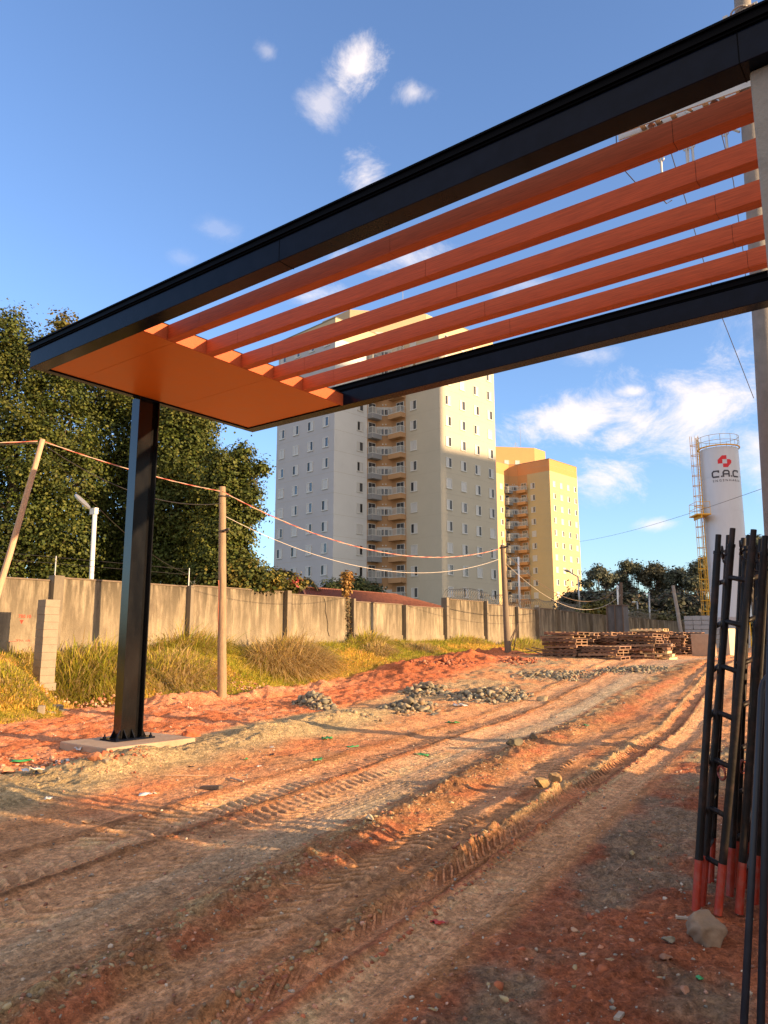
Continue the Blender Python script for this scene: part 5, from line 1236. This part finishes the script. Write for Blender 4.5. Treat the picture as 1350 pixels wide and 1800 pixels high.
def heap(px0, px1, py0, py1, n, smin, smax, height, seed, name, label, mt=M_rock, cols=greyc):
    rnd = random.Random(seed); c = on_ground((px0 + px1) / 2, (py0 + py1) / 2); e = on_ground(px1, (py0 + py1) / 2); f = on_ground((px0 + px1) / 2, py0); g = on_ground((px0 + px1) / 2, py1)
    rx = (e - c).length; ry = max((f - g).length / 2, .3); pts = []; ux = (e - c).normalized(); uy = Vector((-ux.y, ux.x, 0))
    for k in range(n):
        r = rnd.random() ** .55; th = rnd.uniform(0, 6.283); P = c + ux * (rx * r * math.cos(th)) + uy * (ry * r * math.sin(th))
        sz = rnd.uniform(smin, smax) * (1.15 - .5 * r); z = gh(P.x, P.y) + height * (1 - r) * rnd.uniform(.1, 1) + sz * rnd.uniform(-.35, .25); pts.append((Vector((P.x, P.y, z)), sz))
    stones(name, pts, mt, label, 'rubble', 'stuff', seed, cols)
heap(518, 590, 1232, 1256, 360, .035, .15, .42, 1, 'rubble_pile', 'left heap of broken grey stones beside the red soil')
heap(585, 650, 1250, 1262, 60, .04, .10, .1, 2, 'rubble_pile', 'low scatter of stones right of the left heap')
heap(655, 785, 1236, 1262, 320, .035, .16, .28, 3, 'rubble_pile', 'front middle heap of angular grey stones')
heap(695, 800, 1208, 1228, 520, .035, .16, .28, 4, 'rubble_pile', 'long back heap of dark grey stones')
heap(770, 935, 1212, 1240, 760, .03, .15, .24, 5, 'rubble_pile', 'right heap of grey stones next to the lone boulder')
heap(880, 1050, 1180, 1200, 520, .05, .13, .12, 6, 'rubble_pile', 'wide strip of crushed stone in front of the pallets')
heap(1040, 1180, 1172, 1186, 260, .05, .12, .08, 16, 'rubble_pile', 'thin far strip of crushed stone right of the pallets')
redc = [(.42, .13, .06), (.34, .10, .05), (.48, .22, .13), (.25, .09, .05)]
heap(700, 860, 1160, 1176, 320, .03, .12, .16, 7, 'soil_clods', 'heap of red soil clods below the bank near the dark pole', M_clod, redc)
heap(840, 985, 1156, 1172, 320, .03, .12, .14, 17, 'soil_clods', 'heap of red soil clods in front of the nearest pallet stack', M_clod, redc)
pinkc = [(.50, .25, .16), (.46, .19, .11), (.40, .15, .08), (.55, .33, .22)]
heap(140, 215, 1215, 1275, 420, .02, .07, .30, 8, 'soil_clods', 'heap of pinkish soil clods left of the black column', M_clod, pinkc)
heap(270, 380, 1220, 1268, 420, .015, .055, .10, 9, 'soil_clods', 'pinkish soil clods between the black column and conduit pole', M_clod, pinkc)
heap(385, 480, 1200, 1228, 320, .015, .06, .14, 10, 'soil_clods', 'mound of pinkish soil clods behind the conduit pole foot', M_clod, pinkc)
heap(0, 140, 1325, 1365, 140, .012, .055, .03, 11, 'soil_clods', 'scatter of red clods and pebbles at the left edge', M_clod, redc + pinkc)
heap(110, 270, 1318, 1335, 100, .012, .045, .02, 12, 'soil_clods', 'row of small red clods in front of the concrete footing', M_clod, redc)
# clods along the windrows
def windrow(q0, p0, p1, n, smin, smax, wd, seed, label, cols):
    rng = np.random.default_rng(seed); M_ = n * 60
    q = q0 + rng.normal(size=M_) * wd; p = rng.uniform(p0, p1, M_)
    X = q * .893 + p * .45; Y = -q * .45 + p * .893
    for _ in range(4):                     # invert the bent road coordinates
        qa, pa = qp(X, Y); dq = q - qa; X = X + dq * .893; Y = Y - dq * .45
    keep = fbm(p / .7, q / .5, seed, 3) > rng.uniform(-.4, .5, M_)
    X, Y = X[keep][:n], Y[keep][:n]; sz = smin + (smax - smin) * rng.random(len(X)) ** 2.2; Z = ground_h(X, Y)
    pts = [((x, y, z - s_ * .15), s_) for x, y, z, s_ in zip(X, Y, Z, sz)]
    stones('soil_clods', pts, M_clod, label, 'soil clods', 'stuff', seed, cols, base=ICO1)
gclod = [(.30, .22, .12), (.38, .29, .16), (.26, .17, .10), (.38, .15, .08)]
windrow(-3.15, 2, 16, 1500, .005, .036, .13, 301, 'clods along the main grey windrow between the two wheel tracks', gclod)
windrow(-2.36, 2, 14, 900, .004, .034, .05, 302, 'clods along the middle windrow of the right wheel track', gclod + redc[2:])
windrow(-1.80, 2, 14, 700, .005, .032, .04, 303, 'clods along the rightmost thin windrow', redc + gclod)
windrow(-4.62, 2, 12, 260, .006, .03, .05, 304, 'clods along the dark line between the left tyre prints', gclod[2:] + redc[:2])
windrow(-.6, 3, 16, 420, .008, .045, .35, 305, 'loose clods along the right verge of the track', redc + gclod)
# pebbles everywhere
rng = np.random.default_rng(44); th = rng.uniform(-.55, .55, 6500); r = 3.3 * np.exp(rng.random(6500) * 1.9); X, Y = r * np.sin(th), r * np.cos(th)
ok = wall_w(X, Y) > 3.6; X, Y, r = X[ok], Y[ok], r[ok]; sz = .003 + .014 * rng.random(len(X)) ** 4 * (1 + .06 * r); Z = ground_h(X, Y)
pts = [((x, y, z + s_ * .2), s_) for x, y, z, s_ in zip(X, Y, Z, sz)]
stones('pebbles', pts, M_clod, 'small pebbles and grit scattered over the dirt', 'pebbles', 'stuff', 45, base=ICO1, cols=[(.36, .30, .24), (.46, .38, .30), (.30, .14, .09), (.24, .22, .19), (.5, .28, .2)])
def boulder(px, py, sx, sy, sz, seed, label, col=(1.0, .9, .82), name='stone', cut=5, base=ICO3, mt=None, dd=(.32, .75)):
    P = on_ground(px, py); rng = np.random.default_rng(seed); v = stone_verts(rng, base[0], sx, sy, sz, cut, dd)
    v = v + (v / np.linalg.norm(v, axis=1)[:, None]) * (fbm(v[:, 0] / (.35 * sx) + seed, (v[:, 1] + v[:, 2] * 1.3) / (.35 * sx), seed, 3) * .13 * sx)[:, None]
    o = np_mesh(name, v + np.array((0, 0, sz * .55)), base[1], mt or M_rock, col=np.tile(np.array(col), (len(v), 1)), smooth=True); o.location = P; tag(o, label, 'stone')
boulder(1243, 1664, .118, .11, .112, 4, 'large rounded boulder on dark soil in front of the black tube frames', (1.0, .74, .60), cut=16, dd=(.66, .92))
boulder(1174, 1660, .05, .04, .018, 5, 'flat grey stone left of the large boulder', (.9, .85, .78))
boulder(1172, 1690, .04, .035, .02, 6, 'small reddish stone below the flat grey stone', (1.1, .6, .45))
boulder(1206, 1752, .035, .03, .02, 7, 'pinkish stone lying lowest in front of the large boulder', (1.5, .8, .6))
boulder(1010, 1642, .026, .022, .013, 8, 'pale pinkish stone alone on the dark soil in the lower middle', (1.8, 1.2, .95))
boulder(1051, 1607, .018, .016, .011, 9, 'small grey stone above the pale pinkish stone', (1.1, 1.0, .9))
boulder(650, 1444, .065, .04, .03, 10, 'pale stone on the left side of the main windrow', (1.9, 1.7, 1.4))
boulder(955, 1233, .17, .13, .12, 11, 'lone boulder right of the stone heaps', (1.4, 1.15, .85))
boulder(155, 1448, .10, .06, .035, 12, 'flat tan stone on sand at the left near the shadow edge', (2.0, 1.25, .8))
boulder(337, 1297, .17, .14, .12, 13, 'lump of red clay leaning on the right corner of the concrete footing', (1.7, .5, .25), 'clay_lump')
boulder(166, 1340, .10, .08, .07, 14, 'reddish lump in front of the footing on the left', (1.8, .8, .5), 'clay_lump')
boulder(186, 1342, .06, .05, .045, 15, 'grey stone beside the reddish lump before the footing', (1.2, 1.05, .9))
boulder(14, 1360, .08, .06, .06, 16, 'pink stone at the far left edge of the dirt', (2.0, 1.1, .7))
boulder(940, 1300, .10, .08, .07, 18, 'dark clod on top of the main windrow', (.6, .52, .42), 'soil_clod', mt=M_rock)
boulder(905, 1310, .14, .10, .08, 19, 'broad dark clod left of the topmost windrow clod', (.5, .48, .40), 'soil_clod', mt=M_rock)
boulder(952, 1385, .10, .09, .08, 20, 'sunlit clod on the middle windrow', (1.3, .95, .5), 'soil_clod', mt=M_rock)
boulder(975, 1378, .08, .07, .07, 21, 'smaller sunlit clod right of the one on the middle windrow', (1.3, .9, .5), 'soil_clod', mt=M_rock)

# ---------------------------------------------------------------- litter and sticks
def stick(x0, y0, x1, y1, r, mt, label, name='stick', flat=False):
    a, b = on_ground(x0, y0), on_ground(x1, y1); a.z += r; b.z += r; m = MB()
    a.z = float(ground_h([a.x], [a.y])[0]) + r; b.z = float(ground_h([b.x], [b.y])[0]) + r
    if flat: d = (b - a); m.box((a + b) / 2, d / 2, d.normalized().cross(ZV) * r * 2.2, ZV * r)
    else: m.tube([a, a.lerp(b, .5) + ZV * .004 + (b - a).cross(ZV) * .03, b], r, 6)
    o = m.build(name, mt, origin=(a + b) / 2); tag(o, label, 'stick' if name != 'plank' else 'plank')
stick(290, 1366, 366, 1364, .008, M_palewood, 'long thin pale stick on the grey gravel')
stick(405, 1370, 428, 1378, .012, M_palewood, 'short pale stick right of the long thin one')
stick(354, 1387, 388, 1386, .018, M_wooddk, 'dark wooden offcut below the gravel', 'plank', True)
stick(1188, 1616, 1226, 1623, .006, M_plank, 'pale sliver of wood touching the large boulder', 'plank', True)
stick(1243, 1556, 1266, 1558, .008, M_plank, 'grey strip of wood behind the feet of the tube frames', 'plank', True)
stick(1081, 1539, 1099, 1512, .003, M_palewood, 'dry curved twig on dark soil in the lower right')
stick(1084, 1798, 1093, 1780, .006, M_plank, 'pale wood chip at the very bottom edge', 'plank', True)
stick(500, 1555, 530, 1560, .003, M_plank, 'tiny pale straw in the shaded left track')
def litter(px, py, size, mt, label, seed, name='plastic_scrap', aspect=1.6):
    P = on_ground(px, py); P.z = float(ground_h([P.x], [P.y])[0]); rng = np.random.default_rng(seed); n = 5; X, Y = np.meshgrid(np.linspace(-1, 1, n), np.linspace(-1, 1, n)); Z = np.abs(rng.normal(size=(n, n))) * .35
    V = np.stack([X * size * aspect * (1 + .2 * rng.normal(size=(n, n))), Y * size * (1 + .3 * rng.normal(size=(n, n))), Z * size + .01], -1).reshape(-1, 3)
    a = rng.uniform(0, 3); V[:, :2] = V[:, :2] @ np.array(((math.cos(a), -math.sin(a)), (math.sin(a), math.cos(a))))
    i = np.arange(n - 1)[:, None] * n; j = np.arange(n - 1)[None]; F = np.stack([i + j, i + j + 1, i + n + j + 1, i + n + j], -1).reshape(-1, 4)
    F = F[rng.random(len(F)) > .12]; o = np_mesh(name, V, F, mt); o.location = P; so = o.modifiers.new('s', 'SOLIDIFY'); so.thickness = .004; tag(o, label, 'litter')
litter(60, 1358, .075, M_whitep, 'crumpled black and white plastic bag at the left', 1); litter(66, 1362, .05, M_blackp, 'black fold of the crumpled bag at the left', 2)
litter(140, 1322, .05, M_whitep, 'white scrap in front of the footing corner', 3); litter(108, 1341, .05, M_whitep, 'white scrap near the left red clods', 4)
litter(35, 1340, .055, M_greenp, 'bright green plastic strip at the left edge', 5, aspect=2.6); litter(85, 1406, .03, M_whitep, 'small blue-white scrap on the sand at left', 6)
litter(262, 1398, .05, M_whitep, 'crumpled white wrapper on the sand left of the dark offcut', 7); litter(336, 1350, .025, M_blackp, 'small black scrap on the gravel', 8)
litter(478, 1316, .035, M_whitep, 'pale scrap beneath the gravel mounds', 9); litter(478, 1329, .035, M_blackp, 'black scrap just below the pale one', 10)
litter(575, 1301, .07, M_greenp, 'green and white strapping scrap right of the gravel mounds', 11, aspect=2.2); litter(620, 1314, .035, M_greenp, 'thin green strip on tan soil', 12, aspect=2.5)
litter(432, 1337, .02, M_greenp, 'tiny green leaf-like scrap on the gravel shadow', 13); litter(558, 1338, .035, M_greenp, 'green strip in the curved shade', 14, aspect=2.5)
litter(742, 1328, .05, M_greenp, 'green strap end in the left tyre prints', 15, aspect=2.4); litter(795, 1273, .07, M_greenp, 'green and white scrap below the stone heaps', 16, aspect=1.9)
litter(808, 1247, .09, M_whitep, 'white plastic sheet beside the right stone heap', 17, aspect=2); litter(1030, 1278, .05, M_greenp, 'faint green scrap on the windrow far end', 18)
litter(768, 1628, .022, mat('red_plastic', (.5, .05, .03), .5), 'tiny red shred in the shaded right track', 19); litter(1230, 1727, .012, M_greenp, 'tiny green fragment low on the right', 20)
litter(455, 1350, .02, M_whitep, 'tiny white chip on the tan soil', 21)

# ---------------------------------------------------------------- pallets
PL = MB()
def pallet_mesh(seed):
    m = MB(); rnd = random.Random(seed); X, Y_, Z = Vector((1, 0, 0)), Vector((0, 1, 0)), Vector((0, 0, 1))
    for k in range(3): m.box(Y_ * (-.46 + .46 * k) + Z * .066, X * .6, Y_ * .045, Z * .040)           # stringers
    for k in range(8):
        if rnd.random() < .06: continue
        m.box(X * (-.56 + .16 * k) + Z * .118 + Y_ * rnd.uniform(-.01, .01), X * .048, Y_ * .5, Z * .011)
    for k in range(5): m.box(X * (-.55 + .275 * k) + Z * .014, X * .048, Y_ * .5, Z * .011)
    o = m.build('p', M_pallet); me = o.data; bpy.data.objects.remove(o)
    a = me.color_attributes.new('Tint', 'FLOAT_COLOR', 'POINT'); c = np.ones((len(me.vertices), 4), np.float32); k = 0
    for i in range(0, len(me.vertices), 8): f = rnd.uniform(.4, 1.5); c[i:i + 8, :3] = (f, f * rnd.uniform(.85, 1.05), f * rnd.uniform(.8, 1.1))
    a.data.foreach_set('color', c.ravel()); return me
PM = [pallet_mesh(k) for k in range(6)]
pale = mat('new_pallet_wood', (.55, .40, .22), .8, var=.25, vscale=3, tint=True)
PMn = PM[0].copy(); PMn.materials.clear(); PMn.materials.append(pale)
where = {}
def stack(px, Y, n, name_, seed, rot=0, paletop=0, jit=.13, py=1158):
    rnd = random.Random(seed); d = ray(px, py); X = d.x / d.y * Y; z = gh(X, Y) - .02
    for k in range(n):
        me = PMn if (k >= n - paletop and paletop > 0) or (paletop < 0 and k < -paletop) else PM[rnd.randrange(6)]
        o = bpy.data.objects.new('pallet', me); SC.collection.objects.link(o)
        o.location = (X + rnd.uniform(-jit, jit), Y + rnd.uniform(-jit, jit), z); o.rotation_euler = (rnd.uniform(-.025, .025), rnd.uniform(-.025, .025), math.atan2(-.6101, .7923) + rot + rnd.uniform(-.09, .09))
        o.scale = (1.18, 1.0, .94)
        pos = 'lowest' if k == 0 else 'topmost' if k == n - 1 else '%s from the bottom' % ['', 'second', 'third', 'fourth', 'fifth', 'sixth', 'seventh', 'eighth', 'ninth', 'tenth', 'eleventh'][k]
        tag(o, '%s pallet, %s, in %s' % ('pale' if me is PMn else 'brown', pos, name_), 'pallet', 'stacked wooden pallets'); z += .129
stack(993, 29.5, 8, 'the leftmost stack nearest the dark pole', 1, -.12)
stack(1020, 31.2, 8, 'the stack tucked behind the leftmost one', 2, .1)
stack(1064, 28.6, 4, 'the low front stack', 3, .0)
stack(1062, 31.5, 8, 'the stack right behind the low front stack', 4, -.05)
stack(1088, 33.6, 8, 'the rear stack left of the tall middle one', 14, .08)
stack(1128, 30.2, 8, 'the tall middle stack', 5, .04)
stack(1158, 30.0, 5, 'the leaning pale-footed stack', 6, 1.75, -3)
stack(1148, 33.6, 9, 'the rear stack behind the pale one', 7, .1, 1)
stack(1180, 34.6, 8, 'the rear stack left of the last one', 8, -.06)
stack(1212, 34.8, 8, 'the last stack beside the concrete barrier', 9, .05)
# loose boards beside the first stack
rnd = random.Random(2)
for k, (x0, y0, x1, y1) in enumerate(((900, 1148, 955, 1143), (915, 1152, 968, 1150), (925, 1140, 960, 1152), (935, 1138, 975, 1146))):
    a, b = on_ground(x0, y0 + 6), on_ground(x1, y1 + 6); a = at(x0, y0, 30.5 + .3 * k); b = at(x1, y1, 30 + .3 * k); m = MB(); d = b - a; m.box((a + b) / 2, d / 2, d.normalized().cross(ZV) * .06, ZV * .015)
    o = m.build('loose_board', M_wooddk, origin=a); tag(o, ['lowest loose board', 'longest loose board', 'steep loose board', 'topmost loose board'][k] + ' in the heap between dark pole and pallets', 'board')
rr = thing('tripod_stake', 'thin crossed stakes standing behind the dark pole at the wall foot', 'stake', on_ground(906, 1140)); m = MB()
for a, b in (((897, 1135), (911, 1093)), ((903, 1143), (911, 1093)), ((886, 1146), (909, 1100))): m.tube([at(*a, 33), at(*b, 33)], .025, 5)
m.build('stakes', M_wooddk, rr)
# concrete barrier slab, block stacks, dark site box
def cbox(name, px, Y, w, d, h, rz, mt, label, cat, z0=None, bevel=.02):
    dr = ray(px, 1120); X = dr.x / dr.y * Y; z = gh(X, Y) if z0 is None else z0; u = AV * math.cos(rz) + BV * math.sin(rz); v = Vector((-u.y, u.x, 0)); m = MB()
    m.box(Vector((X, Y, z + h / 2 - .03)), u * w / 2, v * d / 2, ZV * h / 2); o = m.build(name, mt, origin=(X, Y, z), bevel=bevel); return tag(o, label, cat)
cbox('concrete_barrier', 1236, 32.5, .95, .22, .98, 0, M_pad, 'plain upright concrete slab right of the last pallet stack', 'barrier')
cbox('concrete_barrier', 1283, 33, .5, .25, 1.15, 1.2, mat('pale_board', (.6, .52, .38), .85, var=.1), 'sunlit pale slab seen between the black tubes', 'barrier')
kb = thing('site_box', 'tall dark weathered box standing beside the far dark pole at the wall', 'box', on_ground(1088, 1108)); kp = at(1087, 1100, 50); m = MB(); kz = gh(kp.x, kp.y)
m.box(Vector((kp.x, kp.y, kz + 1.35)), AV * .52, BV * .5, ZV * 1.35); m.build('body', mat('dark_weathered_panel', (.10, .10, .105), .9, var=.35, vscale=3, stretch=(1, 1, .3)), kb)
m = MB()
for sa in (-.5, .0, .5): m.box(Vector((kp.x, kp.y, kz + 1.4)) + AV * sa * 1.06 - BV * .52, AV * .04, BV * .03, ZV * 1.38)
m.box(Vector((kp.x, kp.y, kz + 2.74)), AV * .58, BV * .56, ZV * .03); m.build('frame', M_wooddk, kb)
def block_stack(px, Y, nx, nz, label, z0=None):
    dr = ray(px, 1090); X = dr.x / dr.y * Y; P = Vector((X, Y, gh(X, Y) if z0 is None else z0)); rnd = random.Random(int(px)); n_ = 0
    for k in range(nz):
        for i in range(nx):
            q = P + AV * ((i - nx / 2) * .62 + rnd.uniform(-.02, .02)) + ZV * (k * .34 + .17); m = MB(); m.box(q, AV * .295, BV * .45, ZV * .155); o = m.build('concrete_block', M_galvblock, origin=q, bevel=.012)
            tag(o, 'grey block, %s layer, %s in %s' % (['lowest', 'second', 'third', 'fourth', 'fifth', 'sixth', 'seventh', 'eighth'][k], ['leftmost', 'second from left', 'third from left', 'fourth from left', 'fifth from left', 'sixth from left'][i], label), 'concrete block', 'stacked concrete blocks by the silo')
M_galvblock = mat('grey_block', (.36, .36, .37), .85, var=.15, vscale=4, bump_=.004)
block_stack(1236, 56, 3, 7, 'the tall stack at the silo')
block_stack(1215, 51, 5, 2, 'the low stack before the silo')
block_stack(1290, 55, 4, 6, 'the stack behind the black tubes')

# ---------------------------------------------------------------- black tube ladder frames with red feet
def frame(name_, tubes, rungs, r=.0245, red=.30):
    """tubes: list of ((bottom px,py),(top px,py), Ybottom, Ytop)"""
    b0 = Vector(tubes[0][0]); root = thing('ladder_frame', name_, 'steel frame', b0)
    for (b, t) in tubes:
        d = (t - b).normalized(); L = (t - b).length; m = MB(); m.tube([b + d * red, b + d * (L - .13)], r, 12); m.tube([b + d * (L - .135), b + d * (L - .115)], r * 1.12, 12); m.tube([b + d * (L - .12), t], r * .78, 12)
        m.build('tube', M_steel, root, smooth=True).modifiers.new('e', 'EDGE_SPLIT')
        m = MB(); m.tube([b, b + d * (red + .002)], r * 1.04, 12); m.build('red_foot', M_redpaint, root, smooth=True).modifiers.new('e', 'EDGE_SPLIT')
    (ba, ta), (bb_, tb) = tubes[:2]
    for f in rungs:
        p, q = ba.lerp(ta, f), bb_.lerp(tb, f - .0); dd = (q - p).normalized(); m = MB(); m.tube([p + dd * r * .5, q - dd * r * .5], .017, 10); m.build('rung', M_steel, root, smooth=True)
    p = ta + (ba - ta).normalized() * .16; q = tb + (bb_ - tb).normalized() * .16; mid = (p + q) / 2
    m = MB(); m.ring(mid + ZV * .03, (q - p).cross(ZV) + Vector((.1, .1, 0)), .045, .008, 16); m.ring(mid - ZV * .02 + AV * .03, BV + AV * .4, .035, .007, 14); m.build('locking_ring', M_steel, root, smooth=True)
    p = ba.lerp(ta, .34); q = bb_.lerp(tb, .34); m = MB(); m.ring((p + q) / 2, (q - p).cross(ZV), .042, .008, 14); m.build('locking_ring', mat('red_brown_ring', (.30, .07, .05), .5), root, smooth=True)
    return root
def tb(bx, by, tx, ty, dY=.0):
    b = onz(bx, by, 0.0); b.z = gh(b.x, b.y) + .02; b = onz(bx, by, b.z); t = at(tx, ty, b.y + dY); return (b, t)
ladder = [.118 + .1235 * k for k in range(7)]
frame('leftmost black tube ladder frame with a red foot, leaning right', [tb(1223, 1601, 1263, 940, .05), tb(1248, 1552, 1281, 941, .05)], ladder)
frame('black ladder frame second from the left, its tube tip standing highest', [tb(1233, 1592, 1288, 929, .1), tb(1262, 1608, 1325, 931, -.05)], ladder)
frame('black ladder frame behind the second, its feet hidden in shade', [tb(1277, 1545, 1307, 946, .1), tb(1292, 1560, 1317, 941, .1)], ladder)
frame('black ladder frame fourth from the left with the brightest orange foot', [tb(1299, 1606, 1345, 942, .0), tb(1318, 1560, 1333, 958, .1)], [x - .03 for x in ladder])
frame('rearmost ladder frame at the right edge with a red upper end', [tb(1326, 1590, 1362, 930, .0), tb(1345, 1566, 1372, 945, .1)], ladder)
frame('ladder frame cut off by the right picture edge', [tb(1342, 1612, 1378, 950, .0), tb(1368, 1600, 1392, 960, .1)], ladder)
frame('ladder frame squeezed between the second and fourth ones', [tb(1283, 1575, 1312, 960, .08), tb(1306, 1560, 1338, 948, -.02)], [x + .03 for x in ladder])
frame('ladder frame deepest in the stack at the right', [tb(1312, 1545, 1350, 965, .02), tb(1332, 1540, 1356, 940, .08)], [x - .02 for x in ladder])
# long thin hooked bars in front
def hooked(bx, by, pts, r, label):
    root = thing('hooked_bar', label, 'steel bar', pts[0]); m = MB(); m.tube(pts, r, 12); m.build('bar', M_bluesteel, root, smooth=True)
b0 = at(1303, 1900, 3.3); b0.z = max(b0.z, .02)
c1, c2, c3 = at(1308, 1800, 3.55), at(1338, 1215, 3.9), at(1344, 1190, 3.92)
base_ = onz(1303, 1890, .02)
hooked(0, 0, [base_, c2, c2 + (c2 - base_).normalized() * .05 + AV * .008, c3 + AV * .03 + ZV * .02, c3 + AV * .10 + ZV * .035, c3 + AV * .2 + ZV * .02], .0155, 'slender bluish bar with a hooked top in front of the frames')
base_ = onz(1335, 1890, .02)
hooked(0, 0, [base_, at(1352, 1180, 3.85), at(1358, 1000, 3.95)], .016, 'slender bluish bar at the very right edge')

# ---------------------------------------------------------------- unseen structures added outside the frame, placed and sized to cast shade
def sc_pt(along, perp, z): return Vector((.902 * along + .432 * perp, -.432 * along + .902 * perp, z))
def shade_block(name, label, a0, a1, p0, p1, h, mt, cat='building', floors=0):
    root = thing(name, label, cat, sc_pt((a0 + a1) / 2, (p0 + p1) / 2, 0)); ua, up_ = Vector((.902, -.432, 0)), Vector((.432, .902, 0)); m = MB()
    m.box(sc_pt((a0 + a1) / 2, (p0 + p1) / 2, h / 2 - 1), ua * ((a1 - a0) / 2), up_ * ((p1 - p0) / 2), ZV * (h / 2 + 1)); m.build('wall', mt, root)
    m = MB(); m.box(sc_pt((a0 + a1) / 2, (p0 + p1) / 2, h + .1), ua * ((a1 - a0) / 2 + .1), up_ * ((p1 - p0) / 2 + .1), ZV * .098); m.build('roof', mT, root)
    if floors:
        m = MB()
        for k in range(floors):
            n = int((p1 - p0) / 3.2)
            for j in range(n): m.box(sc_pt(a0 - .02, p0 + (j + .5) * (p1 - p0) / n, (k + .55) * h / floors), ua * .03, up_ * .6, ZV * .65)
        m.build('window', M_glass, root)
    return root
shade_block('near_shade_block', 'unseen block added right of the photographer to shade the foreground', 12, 19, -14, 5.35, 8.2, M_cream, floors=2)
shade_block('low_shade_wall', 'unseen low wall added to extend the foreground shade', 11.5, 11.8, 5.37, 10.4, 2.35, M_cream, 'wall')
shade_block('far_shade_block', 'unseen long tall block added far to the right to shade silo and grey tower', 124, 138, 45.2, 92.2, 71.5, cA[2], floors=20)
shade_block('far_shade_block', 'unseen lower block added beside the tall one to shade the cream wing', 124, 138, 92.3, 108, 56.6, cA[2], floors=15)
